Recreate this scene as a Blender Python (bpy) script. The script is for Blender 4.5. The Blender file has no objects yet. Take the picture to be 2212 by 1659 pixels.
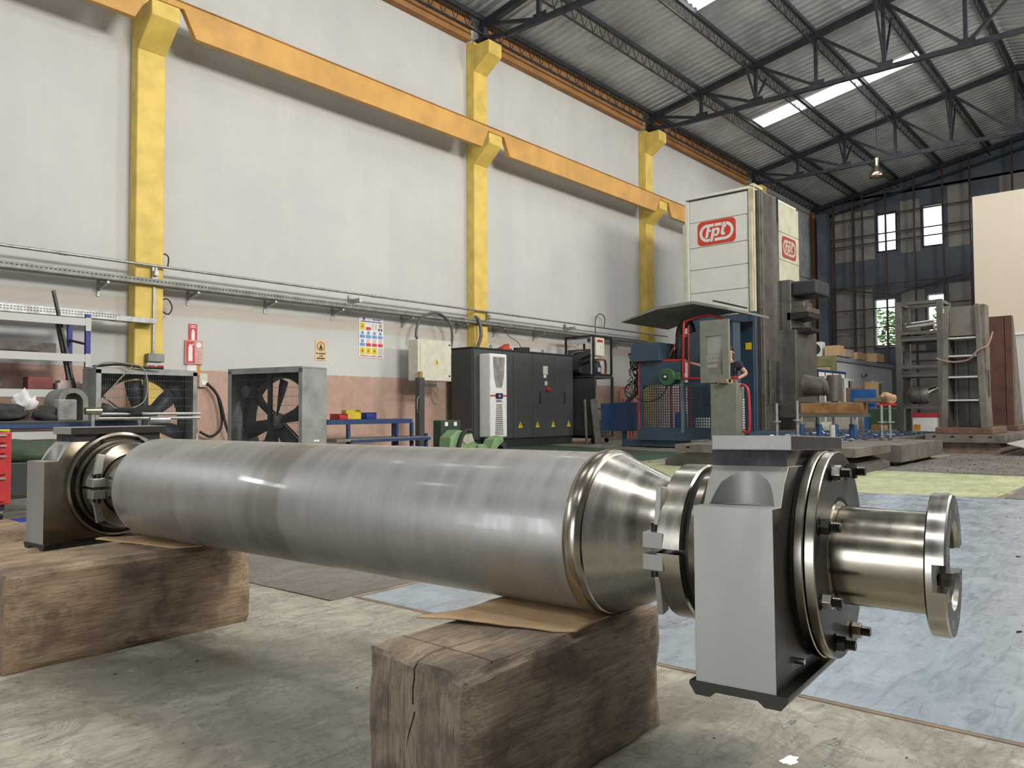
import bpy, bmesh, math, random
from mathutils import Vector, Matrix, noise as mnoise
random.seed(7)
SC = bpy.context.scene
COL = SC.collection
PI = math.pi
# ------------------------------------------------------------------ camera
cam = bpy.data.cameras.new('camera'); camo = bpy.data.objects.new('camera', cam); COL.objects.link(camo)
cam.sensor_fit = 'HORIZONTAL'; cam.sensor_width = 36.0; cam.lens = 36.0 * 1661.0 / 2212.0
cam.clip_start = 0.05; cam.clip_end = 300
_r = Vector((0.655398, -0.755267, -0.005058)); _d = Vector((0.022953, 0.026611, -0.999382)); _f = Vector((0.754935, 0.654877, 0.034776))
camo.matrix_world = Matrix(((_r.x, -_d.x, -_f.x, 0), (_r.y, -_d.y, -_f.y, 0), (_r.z, -_d.z, -_f.z, 0.82), (0, 0, 0, 1)))
SC.camera = camo
# ------------------------------------------------------------------ world: bright overcast daylight outside
W = bpy.data.worlds.new('daylight'); SC.world = W; W.use_nodes = True
bg = W.node_tree.nodes['Background']; bg.inputs[0].default_value = (0.86, 0.93, 1.0, 1); bg.inputs[1].default_value = 4.5
SC.view_settings.view_transform = 'Standard'; SC.view_settings.look = 'None'
SC.view_settings.gamma = 1.0; SC.view_settings.use_curve_mapping = False
SC.view_settings.exposure = 0.0
SC.cycles.use_denoising = True
SC.cycles.max_bounces = 6; SC.cycles.diffuse_bounces = 3; SC.cycles.use_adaptive_sampling = True; SC.cycles.adaptive_threshold = 0.06; SC.cycles.glossy_bounces = 3
SC.cycles.sample_clamp_indirect = 6.0
def area(name, loc, direction, sx, sy, power, col):
    l = bpy.data.lights.new(name, 'AREA'); l.shape = 'RECTANGLE'; l.size = sx; l.size_y = sy; l.energy = power; l.color = col
    o = bpy.data.objects.new(name, l); COL.objects.link(o); o.location = loc
    d = Vector(direction).normalized()
    o.rotation_euler = d.to_track_quat('-Z', 'Y').to_euler()
    return o
# daylight through the high window band of the wall opposite (right wall)
for i, (x0, x1) in enumerate(((4.6, 9.4), (17.0, 22.0))):
    area('window_daylight', ((x0 + x1) / 2, -5.15, 8.3), (0, 1, -0.16), x1 - x0, 2.2, 1750 if i == 0 else 1000, (1.0, 0.955, 0.88))
# daylight through the roof light strips, one in every bay
for x, e in ((24.2, 150), (16.5, 50), (9.0, 30), (1.4, 30), (-6.0, 30)):
    area('rooflight_daylight', (x, 7.8 if x > 20 else 6.9, 10.2), (0, -0.18, -1), 0.9, 4.6 if x > 20 else 2.9, e, (0.96, 0.98, 1.0))
    area('rooflight_daylight', (x, 0.0, 10.2), (0, 0.18, -1), 0.9, 3.0, e if x > 10 else 165, (0.96, 0.98, 1.0))
# high window added in the long wall, out of view, for the roller's streak
area('window_daylight', (-7.0, 12.2, 6.7), (0, -1, -0.1), 7.0, 1.0, 260, (0.90, 0.96, 1.0))
# open gate behind the camera
area('gate_daylight', (-10.3, 2.0, 2.6), (1, 0, 0.02), 5.0, 4.4, 130, (0.93, 0.97, 1.0))

# ------------------------------------------------------------------ materials
MATS = {}
def nt(name):
    m = bpy.data.materials.new(name); m.use_nodes = True
    t = m.node_tree; b = t.nodes['Principled BSDF']
    MATS[name] = m
    return m, t, b
def node(t, kind, **kw):
    n = t.nodes.new(kind)
    for k, v in kw.items(): setattr(n, k, v)
    return n
def ramp(t, src, stops, interp='LINEAR'):
    r = node(t, 'ShaderNodeValToRGB'); e = r.color_ramp.elements; r.color_ramp.interpolation = interp
    while len(e) < len(stops): e.new(0.5)
    for i, (p, c) in enumerate(stops):
        e[i].position = p; e[i].color = (c, c, c, 1) if isinstance(c, (int, float)) else (*c[:3], 1)
    t.links.new(src, r.inputs[0]); return r
def mixc(t, fac, a, b, mode='MIX'):
    m = node(t, 'ShaderNodeMix', data_type='RGBA', blend_type=mode)
    for s, v in ((m.inputs[0], fac), (m.inputs[6], a), (m.inputs[7], b)):
        if hasattr(v, 'links'): t.links.new(v, s)
        elif isinstance(v, (int, float)): s.default_value = v
        else: s.default_value = (*v[:3], 1)
    return m.outputs[2]
def coords(t, scale=(1, 1, 1), rot=(0, 0, 0), loc=(0, 0, 0), which='Object'):
    tc = node(t, 'ShaderNodeTexCoord'); mp = node(t, 'ShaderNodeMapping')
    mp.inputs['Scale'].default_value = scale; mp.inputs['Rotation'].default_value = rot; mp.inputs['Location'].default_value = loc
    t.links.new(tc.outputs[which], mp.inputs[0]); return mp.outputs[0]
def noise(t, vec, scale, detail=4, rough=0.55, dist=0.0):
    n = node(t, 'ShaderNodeTexNoise'); n.inputs['Scale'].default_value = scale; n.inputs['Detail'].default_value = detail
    n.inputs['Roughness'].default_value = rough; n.inputs['Distortion'].default_value = dist
    t.links.new(vec, n.inputs['Vector']); return n.outputs[0]
def bump(t, b, h, strength, dist=0.01):
    bp = node(t, 'ShaderNodeBump'); bp.inputs['Strength'].default_value = strength; bp.inputs['Distance'].default_value = dist
    t.links.new(h, bp.inputs['Height']); t.links.new(bp.outputs[0], b.inputs['Normal'])
def mat(name, col, rough=0.55, metal=0.0, var=0.12, scale=6.0, bmp=0.0, col2=None, stretch=(1, 1, 1), coat=0.0, spec=0.5, bscale=None):
    """general painted / metal surface: colour broken up by two noises, uneven roughness, fine relief"""
    if name in MATS: return MATS[name]
    m, t, b = nt(name)
    v = coords(t, stretch)
    n1 = noise(t, v, scale, 5); n2 = noise(t, v, scale * 6, 3)
    dark = col2 if col2 else tuple(max(0, c * (1 - 3 * var)) for c in col)
    r = ramp(t, n1, ((0.28, dark), (0.62, col)))
    c = mixc(t, ramp(t, n2, ((0.35, 0.0), (0.75, min(1.0, var * 2.2)))).outputs[0], r.outputs[0], tuple(min(1, x * 1.15) for x in col))
    t.links.new(c, b.inputs['Base Color'])
    rr = ramp(t, n2, ((0.3, max(0.02, rough - 0.12)), (0.75, min(1, rough + 0.12))))
    t.links.new(rr.outputs[0], b.inputs['Roughness'])
    b.inputs['Metallic'].default_value = metal; b.inputs['Specular IOR Level'].default_value = spec
    b.inputs['Coat Weight'].default_value = coat; b.inputs['Coat Roughness'].default_value = 0.08
    if bmp: bump(t, b, noise(t, v, bscale or scale * 10, 3), bmp, 0.004)
    return m

# ------------------------------------------------------------------ mesh helpers
def frame_of(d):
    d = Vector(d).normalized()
    u = Vector((0, 0, 1)) if abs(d.z) < 0.95 else Vector((1, 0, 0))
    x = u.cross(d).normalized(); y = d.cross(x); return x, y, d
def smooth_path(pts, k=6):
    P = [Vector(p) for p in pts]; out = []
    for i in range(len(P) - 1):
        p0 = P[max(0, i - 1)]; p1 = P[i]; p2 = P[i + 1]; p3 = P[min(len(P) - 1, i + 2)]
        for j in range(k):
            s = j / k
            out.append(0.5 * ((2 * p1) + (p2 - p0) * s + (2 * p0 - 5 * p1 + 4 * p2 - p3) * s * s + (3 * p1 - p0 - 3 * p2 + p3) * s ** 3))
    out.append(P[-1]); return out
class B:
    def __init__(s): s.v = []; s.f = []
    def add(s, vs, fs):
        o = len(s.v); s.v += [tuple(p) for p in vs]; s.f += [tuple(i + o for i in f) for f in fs]; return s
    def box(s, c, d, R=None):
        hx, hy, hz = d[0] / 2, d[1] / 2, d[2] / 2
        vs = [Vector((x, y, z)) for x in (-hx, hx) for y in (-hy, hy) for z in (-hz, hz)]
        if R is not None: vs = [R @ p for p in vs]
        c = Vector(c)
        return s.add([p + c for p in vs], [(0, 1, 3, 2), (4, 6, 7, 5), (0, 4, 5, 1), (2, 3, 7, 6), (0, 2, 6, 4), (1, 5, 7, 3)])
    def bx(s, x0, x1, y0, y1, z0, z1):
        return s.box(((x0 + x1) / 2, (y0 + y1) / 2, (z0 + z1) / 2), (abs(x1 - x0), abs(y1 - y0), abs(z1 - z0)))
    def bar(s, p, q, w, h=None):
        p, q = Vector(p), Vector(q); x, y, d = frame_of(q - p); h = h or w
        vs = [a + x * i * w / 2 + y * j * h / 2 for a in (p, q) for i in (-1, 1) for j in (-1, 1)]
        return s.add(vs, [(0, 1, 3, 2), (4, 6, 7, 5), (0, 4, 5, 1), (2, 3, 7, 6), (0, 2, 6, 4), (1, 5, 7, 3)])
    def cyl(s, p, q, r, r2=None, n=20, cap=True, ph=0.0):
        p, q = Vector(p), Vector(q); r2 = r if r2 is None else r2; x, y, d = frame_of(q - p)
        vs = []
        for a, rr in ((p, r), (q, r2)):
            for i in range(n):
                t = 2 * PI * i / n + ph; vs.append(a + x * math.cos(t) * rr + y * math.sin(t) * rr)
        fs = [(i, (i + 1) % n, n + (i + 1) % n, n + i) for i in range(n)]
        if cap: fs += [tuple(range(n - 1, -1, -1)), tuple(range(n, 2 * n))]
        return s.add(vs, fs)
    def tube(s, pts, r, n=8, closed=False):
        P = [Vector(p) for p in pts]; m = len(P); vs = []; px = None
        for i, p in enumerate(P):
            a = P[(i - 1) % m] if closed or i > 0 else p
            b_ = P[(i + 1) % m] if closed or i < m - 1 else p
            d = (b_ - a).normalized() if (b_ - a).length > 1e-9 else Vector((0, 0, 1))
            if px is None: x, y, _ = frame_of(d)
            else:
                x = px - d * px.dot(d); x = x.normalized() if x.length > 1e-6 else frame_of(d)[0]; y = d.cross(x)
            px = x
            rr = r(i / max(1, m - 1)) if callable(r) else r
            for j in range(n):
                t = 2 * PI * j / n; vs.append(p + x * math.cos(t) * rr + y * math.sin(t) * rr)
        fs = []
        for i in range(m if closed else m - 1):
            a = i * n; b_ = ((i + 1) % m) * n
            for j in range(n): fs.append((a + j, a + (j + 1) % n, b_ + (j + 1) % n, b_ + j))
        if not closed: fs += [tuple(range(n - 1, -1, -1)), tuple(range((m - 1) * n, m * n))]
        return s.add(vs, fs)
    def lathe(s, prof, c=(0, 0, 0), n=64, axis='x', a0=0.0, a1=None):
        """prof: (position along the axis, radius)"""
        full = a1 is None; a1 = 2 * PI if full else a1; k = n if full else n + 1; vs = []
        for (x, r) in prof:
            for j in range(k):
                t = a0 + (a1 - a0) * j / n; p, q = r * math.cos(t), r * math.sin(t)
                vs.append((c[0] + x, c[1] + p, c[2] + q) if axis == 'x' else ((c[0] + p, c[1] + q, c[2] + x) if axis == 'z' else (c[0] + p, c[1] + x, c[2] + q)))
        fs = []
        for i in range(len(prof) - 1):
            for j in range(n):
                j2 = (j + 1) % k if full else j + 1
                fs.append((i * k + j, i * k + j2, (i + 1) * k + j2, (i + 1) * k + j))
        return s.add(vs, fs)
    def prism(s, poly, axis, a0, a1):
        """poly in the two other axes (in x,y,z order), extruded along axis from a0 to a1"""
        def P(u, v, a): return (a, u, v) if axis == 'x' else ((u, a, v) if axis == 'y' else (u, v, a))
        n = len(poly); vs = [P(u, v, a0) for u, v in poly] + [P(u, v, a1) for u, v in poly]
        return s.add(vs, [tuple(range(n - 1, -1, -1)), tuple(range(n, 2 * n))] + [(i, (i + 1) % n, n + (i + 1) % n, n + i) for i in range(n)])
    def xf(s, M):
        s.v = [tuple(M @ Vector(p)) for p in s.v]; return s
    def mesh(s, name, m, off=(0, 0, 0), smooth=None):
        me = bpy.data.meshes.new(name)
        me.from_pydata([(p[0] - off[0], p[1] - off[1], p[2] - off[2]) for p in s.v], [], s.f)
        bm = bmesh.new(); bm.from_mesh(me); bmesh.ops.remove_doubles(bm, verts=bm.verts, dist=1e-6); bmesh.ops.recalc_face_normals(bm, faces=bm.faces); bm.to_mesh(me); bm.free()
        if m: me.materials.append(m)
        if smooth is not None:
            me.polygons.foreach_set('use_smooth', [True] * len(me.polygons)); me.set_sharp_from_angle(angle=math.radians(smooth))
        return me
    def ob(s, name, m, parent=None, off=(0, 0, 0), origin=None, smooth=None, bevel=0.0, kind=None, label=None):
        o_ = origin if origin is not None else off
        o = bpy.data.objects.new(name, s.mesh(name, m, o_, smooth)); COL.objects.link(o)
        if parent: o.parent = parent
        if origin is not None: o.location = Vector(origin) - Vector(off)
        if bevel:
            b = o.modifiers.new('edge', 'BEVEL'); b.width = bevel; b.segments = 2; b.limit_method = 'ANGLE'; b.angle_limit = math.radians(40)
        if kind: o['kind'] = kind
        if label: o['label'] = label
        return o
def tag(o, label, cat, group=None):
    o['label'] = label; o['category'] = cat
    if group: o['group'] = group
    return o
def thing(name, label, cat, loc=(0, 0, 0), rz=0.0, group=None):
    o = bpy.data.objects.new(name, None); COL.objects.link(o); o.empty_display_size = 0.2
    o.location = loc; o.rotation_euler = (0, 0, rz); return tag(o, label, cat, group)
def copy_tree(o, parent=None):
    c = o.copy(); COL.objects.link(c); c.parent = parent
    for ch in list(o.children): copy_tree(ch, c)
    return c
def baked(o):
    """apply the modifiers without operators"""
    dg = bpy.context.evaluated_depsgraph_get(); dg.update()
    me = bpy.data.meshes.new_from_object(o.evaluated_get(dg)); o.modifiers.clear(); o.data = me; return o
def cut(o, bs, smooth=30):
    for bcut in bs:
        c = bcut.ob('cutter', None); c.parent = o.parent
        m = o.modifiers.new('cut', 'BOOLEAN'); m.operation = 'DIFFERENCE'; m.solver = 'EXACT'; m.object = c
        bpy.context.view_layer.update(); baked(o); bpy.data.objects.remove(c)
    if smooth is not None:
        o.data.polygons.foreach_set('use_smooth', [True] * len(o.data.polygons)); o.data.set_sharp_from_angle(angle=math.radians(smooth))
    return o
def text(name, s, size, m, parent, M, extrude=0.0008, align='CENTER', bold=0.0):
    cu = bpy.data.curves.new(name, 'FONT'); cu.body = s; cu.size = size; cu.extrude = extrude; cu.align_x = align; cu.align_y = 'CENTER'; cu.resolution_u = 2; cu.offset = bold
    o = bpy.data.objects.new(name, cu); COL.objects.link(o)
    bpy.context.view_layer.update()
    me = bpy.data.meshes.new_from_object(o.evaluated_get(bpy.context.evaluated_depsgraph_get()))
    bpy.data.objects.remove(o)
    me.transform(M); me.materials.clear(); me.materials.append(m); me.name = name
    r = bpy.data.objects.new(name, me); COL.objects.link(r); r.parent = parent; return r
# ------------------------------------------------------------------ surfaces of the hall
def m_wall():
    m, t, b = nt('plaster')
    v = coords(t); sep = node(t, 'ShaderNodeSeparateXYZ'); t.links.new(v, sep.inputs[0])
    big = noise(t, v, 0.45, 5, 0.6); fine = noise(t, v, 5, 6, 0.65); streak = noise(t, coords(t, (1.6, 1, 0.12)), 1.2, 5, 0.6)
    up = mixc(t, ramp(t, big, ((0.3, 0.0), (0.7, 1.0))).outputs[0], (0.52, 0.52, 0.505), (0.61, 0.60, 0.57))
    up = mixc(t, ramp(t, streak, ((0.45, 0.0), (0.8, 0.35))).outputs[0], up, (0.45, 0.45, 0.435))
    low = mixc(t, ramp(t, fine, ((0.35, 0.0), (0.7, 1.0))).outputs[0], (0.44, 0.285, 0.225), (0.52, 0.36, 0.29))
    # wavy tan bands behind and below the cable tray
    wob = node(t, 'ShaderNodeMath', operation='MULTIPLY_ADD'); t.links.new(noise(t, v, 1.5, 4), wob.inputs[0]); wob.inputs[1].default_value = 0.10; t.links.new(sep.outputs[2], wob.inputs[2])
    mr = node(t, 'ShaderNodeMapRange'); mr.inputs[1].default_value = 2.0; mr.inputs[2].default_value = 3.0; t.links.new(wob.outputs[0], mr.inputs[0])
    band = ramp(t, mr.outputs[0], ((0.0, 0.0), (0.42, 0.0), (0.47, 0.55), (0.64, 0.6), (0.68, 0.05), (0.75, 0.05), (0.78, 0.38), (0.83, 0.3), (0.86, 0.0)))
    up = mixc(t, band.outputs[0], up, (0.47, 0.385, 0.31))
    st = node(t, 'ShaderNodeMath', operation='GREATER_THAN'); wob2 = node(t, 'ShaderNodeMath', operation='MULTIPLY_ADD')
    t.links.new(noise(t, v, 9, 2), wob2.inputs[0]); wob2.inputs[1].default_value = 0.025; t.links.new(sep.outputs[2], wob2.inputs[2])
    t.links.new(wob2.outputs[0], st.inputs[0]); st.inputs[1].default_value = 1.53
    t.links.new(mixc(t, st.outputs[0], low, up), b.inputs['Base Color']); b.inputs['Roughness'].default_value = 0.85
    bump(t, b, fine, 0.18, 0.02)
    return m
def m_floor(name, c1, c2, c3, r0, r1, sc=1.0, bm=0.1, crack=0.5):
    m, t, b = nt(name)
    v = coords(t); big = noise(t, v, 1.3 * sc, 6, 0.62, 0.4); mid = noise(t, v, 6 * sc, 7, 0.66, 0.6); fine = noise(t, v, 34 * sc, 6, 0.7)
    brush = noise(t, coords(t, (1, 7, 1), (0, 0, 0.75)), 5 * sc, 6, 0.7, 1.2)
    c = mixc(t, ramp(t, mid, ((0.36, 0.0), (0.62, 1.0))).outputs[0], c1, c2)
    c = mixc(t, ramp(t, big, ((0.44, 0.0), (0.60, 0.9))).outputs[0], c, c3)
    c = mixc(t, ramp(t, brush, ((0.50, 0.0), (0.66, 0.62))).outputs[0], c, tuple(x * 0.5 for x in c1))
    sp = ramp(t, fine, ((0.56, 0.0), (0.64, 0.85)))
    sc2 = noise(t, coords(t, (1, 1, 1), (0, 0, 0.4)), 2.6 * sc, 9, 0.72, 2.2)
    c = mixc(t, ramp(t, sc2, ((0.475, 0.0), (0.497, crack), (0.503, crack), (0.525, 0.0))).outputs[0], c, tuple(x * 0.45 for x in c1))
    c = mixc(t, ramp(t, noise(t, coords(t, (1, 5, 1), (0, 0, -0.5)), 7 * sc, 8, 0.75, 1.5), ((0.60, 0.0), (0.68, 0.5))).outputs[0], c, tuple(min(1, x * 1.25) for x in c2))
    sp2 = mixc(t, ramp(t, big, ((0.4, 0.0), (0.6, 1.0))).outputs[0], (0, 0, 0), sp.outputs[0])
    c = mixc(t, sp2, c, tuple(x * 0.35 for x in c1))
    t.links.new(c, b.inputs['Base Color'])
    t.links.new(ramp(t, mid, ((0.35, r0), (0.68, r1))).outputs[0], b.inputs['Roughness'])
    bump(t, b, fine, bm, 0.006); return m
def m_wood(name, c1, c2, dark):
    m, t, b = nt(name)
    v = coords(t)
    # end grain on the sawn ends (object normal along x), long grain elsewhere
    tc = node(t, 'ShaderNodeTexCoord'); sp = node(t, 'ShaderNodeSeparateXYZ'); t.links.new(tc.outputs['Normal'], sp.inputs[0])
    ab = node(t, 'ShaderNodeMath', operation='ABSOLUTE'); t.links.new(sp.outputs[0], ab.inputs[0]); end = node(t, 'ShaderNodeMath', operation='GREATER_THAN'); t.links.new(ab.outputs[0], end.inputs[0]); end.inputs[1].default_value = 0.72
    w = noise(t, coords(t, (0.8, 6, 6)), 3.4, 7, 0.68, 1.2); we_ = noise(t, coords(t, (6, 9, 1.1)), 3.4, 7, 0.68, 0.8)
    f = noise(t, coords(t, (2.0, 46, 46)), 5.0, 6, 0.75, 0.5); fe = noise(t, coords(t, (40, 46, 2.6)), 5.0, 6, 0.75, 0.3)
    def pick(a_, b_):
        mx = node(t, 'ShaderNodeMix', data_type='FLOAT'); t.links.new(end.outputs[0], mx.inputs[0]); t.links.new(a_, mx.inputs[2]); t.links.new(b_, mx.inputs[3]); return mx.outputs[0]
    w2 = pick(w, we_); f2 = pick(f, fe); big = noise(t, coords(t, (1, 1.4, 1.4)), 5.5, 6, 0.62, 0.6)
    # knots: distorted rings round scattered cell centres
    vo = node(t, 'ShaderNodeTexVoronoi'); vo.inputs['Scale'].default_value = 3.1; vo.inputs['Randomness'].default_value = 1.0
    t.links.new(coords(t, (1, 1.5, 1.5), (0, 0, 0), (0.37, 0.2, 0.11)), vo.inputs['Vector'])
    sw = node(t, 'ShaderNodeMath', operation='MULTIPLY_ADD'); t.links.new(noise(t, v, 9, 4), sw.inputs[0]); sw.inputs[1].default_value = 0.14; t.links.new(vo.outputs[0], sw.inputs[2])
    ring = node(t, 'ShaderNodeMath', operation='SINE'); mu = node(t, 'ShaderNodeMath', operation='MULTIPLY'); t.links.new(sw.outputs[0], mu.inputs[0]); mu.inputs[1].default_value = 58; t.links.new(mu.outputs[0], ring.inputs[0])
    near = ramp(t, sw.outputs[0], ((0.10, 1.0), (0.34, 0.0)))
    kn = node(t, 'ShaderNodeMath', operation='MULTIPLY'); t.links.new(ramp(t, ring.outputs[0], ((0.35, 0.0), (0.8, 0.75))).outputs[0], kn.inputs[0]); t.links.new(near.outputs[0], kn.inputs[1])
    c = mixc(t, ramp(t, w2, ((0.36, 0.0), (0.62, 1.0))).outputs[0], c1, c2)
    c = mixc(t, kn.outputs[0], c, tuple(x * 0.45 for x in c1))
    c = mixc(t, ramp(t, sw.outputs[0], ((0.13, 0.7), (0.16, 0.0))).outputs[0], c, tuple(x * 0.6 for x in c1))
    c = mixc(t, ramp(t, big, ((0.47, 0.0), (0.66, 0.8))).outputs[0], c, dark)
    c = mixc(t, ramp(t, f2, ((0.50, 0.0), (0.60, 0.62))).outputs[0], c, tuple(x * 0.38 for x in c1))
    c = mixc(t, ramp(t, f2, ((0.30, 0.5), (0.42, 0.0))).outputs[0], c, tuple(min(1, x * 1.5) for x in c2))
    t.links.new(c, b.inputs['Base Color']); b.inputs['Roughness'].default_value = 0.78
    bump(t, b, f2, 0.5, 0.005); return m
def m_steel(name, col, r0, r1, wet=0.0, warm=None, streak=(1, 1, 1), sc=6.0, metal=1.0, bm=0.02):
    """machined steel, uneven polish with an oil film"""
    m, t, b = nt(name)
    v = coords(t, streak); n1 = noise(t, v, sc, 5, 0.6); n2 = noise(t, coords(t), 3.0, 4, 0.55, 0.5); n3 = noise(t, coords(t), 60, 4, 0.7)
    c = mixc(t, ramp(t, n1, ((0.3, 0.0), (0.7, 1.0))).outputs[0], tuple(x * 0.82 for x in col), col)
    if warm: c = mixc(t, ramp(t, n2, ((0.42, 0.0), (0.68, 0.85))).outputs[0], c, warm)
    t.links.new(c, b.inputs['Base Color']); b.inputs['Metallic'].default_value = metal
    t.links.new(ramp(t, n1, ((0.3, r0), (0.72, r1))).outputs[0], b.inputs['Roughness'])
    if wet:
        t.links.new(ramp(t, n2, ((0.45, 0.0), (0.6, wet))).outputs[0], b.inputs['Coat Weight']); b.inputs['Coat Roughness'].default_value = 0.06
    if bm: bump(t, b, n3, bm, 0.003)
    return m
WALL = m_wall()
CONC = m_floor('concrete', (0.28, 0.262, 0.21), (0.435, 0.41, 0.335), (0.165, 0.15, 0.118), 0.2, 0.58, 1.0, 0.25)
BLUEF = m_floor('blue_floor_paint', (0.23, 0.275, 0.32), (0.31, 0.355, 0.40), (0.265, 0.305, 0.345), 0.17, 0.36, 0.7, 0.05, 0.06)
GREENF = m_floor('pale_green_floor_paint', (0.36, 0.39, 0.20), (0.45, 0.47, 0.27), (0.37, 0.39, 0.23), 0.35, 0.6, 0.5, 0.06)
DGREENF = m_floor('dark_green_floor_paint', (0.035, 0.085, 0.045), (0.06, 0.12, 0.065), (0.05, 0.06, 0.05), 0.3, 0.5, 0.5, 0.06)
SHEETF = m_floor('steel_floor_sheet', (0.14, 0.125, 0.11), (0.19, 0.17, 0.15), (0.12, 0.105, 0.09), 0.35, 0.6, 0.8, 0.1)
TANF = mat('tan_tape', (0.24, 0.165, 0.105), 0.7, var=0.2)
ROOFM = mat('galvanised_roof', (0.54, 0.555, 0.56), 0.42, 0.3, var=0.14, scale=0.8)
DARKST = mat('dark_painted_steel', (0.035, 0.04, 0.05), 0.55, 0.1, var=0.2)
RUSTST = mat('rusty_girt', (0.09, 0.06, 0.05), 0.7, 0.1, var=0.2)
YEL = mat('yellow_paint', (0.78, 0.56, 0.13), 0.62, var=0.1, scale=3, bmp=0.1)
ORA = mat('orange_paint', (0.66, 0.36, 0.095), 0.6, var=0.1, scale=1.5, bmp=0.05)
EORA = mat('dull_orange_paint', (0.42, 0.20, 0.07), 0.7, var=0.15, scale=1.5)
ENDD = mat('dark_blue_cladding', (0.12, 0.145, 0.18), 0.7, var=0.15, scale=1)
ENDG = mat('grey_cladding', (0.34, 0.325, 0.30), 0.8, var=0.12, scale=1.4, bmp=0.2)
CREAM = mat('cream_partition', (0.66, 0.58, 0.47), 0.75, var=0.03, scale=0.5)
LGREY = mat('light_grey_partition', (0.55, 0.54, 0.52), 0.75, var=0.04, scale=0.5)
DGREYW = mat('grey_block_wall', (0.22, 0.215, 0.205), 0.85, var=0.06, scale=0.6)
WHITEP = mat('white_paint', (0.78, 0.77, 0.74), 0.5, var=0.04)
BLACK = mat('black_plastic', (0.016, 0.016, 0.018), 0.5, var=0.1)
RUBBER = mat('black_rubber', (0.022, 0.022, 0.022), 0.75, var=0.1)
def m_glass():
    m, t, b = nt('window_glass'); b.inputs['Base Color'].default_value = (0.95, 0.98, 1, 1); b.inputs['Transmission Weight'].default_value = 1.0
    b.inputs['Roughness'].default_value = 0.0; b.inputs['IOR'].default_value = 1.02; b.inputs['Specular IOR Level'].default_value = 0.3; return m
GLASS = m_glass()
def m_roof_light():
    m, t, b = nt('translucent_roof_light'); t.nodes.remove(b)
    e = node(t, 'ShaderNodeBsdfTranslucent'); e.inputs[0].default_value = (0.95, 0.93, 0.84, 1)
    tr = node(t, 'ShaderNodeBsdfTransparent'); tr.inputs[0].default_value = (1.0, 0.97, 0.88, 1)
    mx = node(t, 'ShaderNodeMixShader'); mx.inputs[0].default_value = 0.55
    t.links.new(e.outputs[0], mx.inputs[1]); t.links.new(tr.outputs[0], mx.inputs[2]); t.links.new(mx.outputs[0], t.nodes['Material Output'].inputs[0]); return m
RLIGHT = m_roof_light()

# ------------------------------------------------------------------ floor
X0, X1, YR, YL = -12.0, 35.0, -5.3, 12.3
fl = B().bx(X0, X1 + 3, YR - 0.3, YL + 0.3, -0.2, 0.0).ob('floor', CONC, kind='structure')
def zone(poly, m, h, name):
    return B().prism(poly, 'z', 0.0, h).ob(name, m, fl)
zone([(2.30, -5.2), (2.26, 0.31), (2.22, 1.2), (2.15, 2.76), (7.75, 2.76), (8.05, 1.9), (8.2, 1.1), (8.4, -5.2)], BLUEF, 0.0012, 'painted_area')
zone([(2.276, -5.2), (2.236, 0.31), (2.196, 1.2), (2.126, 2.79), (2.142, 2.79), (2.215, 1.2), (2.256, 0.31), (2.296, -5.2)], TANF, 0.0018, 'edge_tape')
zone([(2.142, 2.765), (2.142, 2.785), (7.7, 2.785), (7.7, 2.765)], TANF, 0.0018, 'edge_tape')
zone([(2.02, 2.80), (2.55, 2.80), (5.0, 2.80), (5.0, 5.6), (1.85, 5.6)], SHEETF, 0.004, 'steel_sheet')
zone([(8.25, 1.3), (7.95, 2.4), (7.9, 6.6), (10.4, 6.6), (10.9, 2.5), (11.0, 1.35), (9.9, 1.25)], GREENF, 0.0012, 'painted_lane')
zone([(8.3, -4.5), (8.22, 1.22), (9.9, 1.22), (10.3, -4.5)], SHEETF, 0.006, 'steel_sheet')
zone([(10.0, 6.62), (13.2, 6.62), (14.5, 11.8), (10.0, 11.8)], DGREENF, 0.0012, 'painted_area')
for i in range(3):
    for j in range(3):
        x = 11.1 + i * 1.62; y = 3.0 - j * 1.62
        zone([(x, y), (x + 1.6, y + 0.06), (x + 1.6, y - 1.54), (x, y - 1.6)], SHEETF, 0.008, 'steel_sheet')
# steel swarf scattered on the sheets and on the painted floor
def scatter(name, n, f, m, s0, s1, label, parent=None):
    b = B()
    for i in range(n):
        x, y, z = f(); a = random.uniform(0, PI); s = random.uniform(s0, s1)
        b.box((x, y, z + s * 0.25), (s * 1.8, s * 0.6, s * 0.5), Matrix.Rotation(a, 3, 'Z') @ Matrix.Rotation(random.uniform(-.4, .4), 3, 'X'))
    o = b.ob(name, m, parent, kind='stuff'); o['label'] = label
    if not parent: o['category'] = 'swarf'
    return o
SWARF = mat('steel_swarf', (0.22, 0.22, 0.24), 0.35, 0.9, var=0.2)
scatter('metal_swarf', 900, lambda: (random.uniform(11.2, 15.6), random.uniform(-1.5, 3.0), 0.008), SWARF, 0.004, 0.016, 'dark metal swarf scattered over the steel floor sheets')
scatter('floor_grit', 46, lambda: (random.uniform(2.4, 7.5), random.uniform(-1.0, 2.5), 0.0012), BLACK, 0.004, 0.012, 'small black grit specks on the blue-grey painted floor')
scatter('floor_grit', 26, lambda: (random.uniform(0.7, 2.1), random.uniform(0.3, 2.6), 0.0), BLACK, 0.002, 0.006, 'small black grit specks on the stained concrete')

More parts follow.
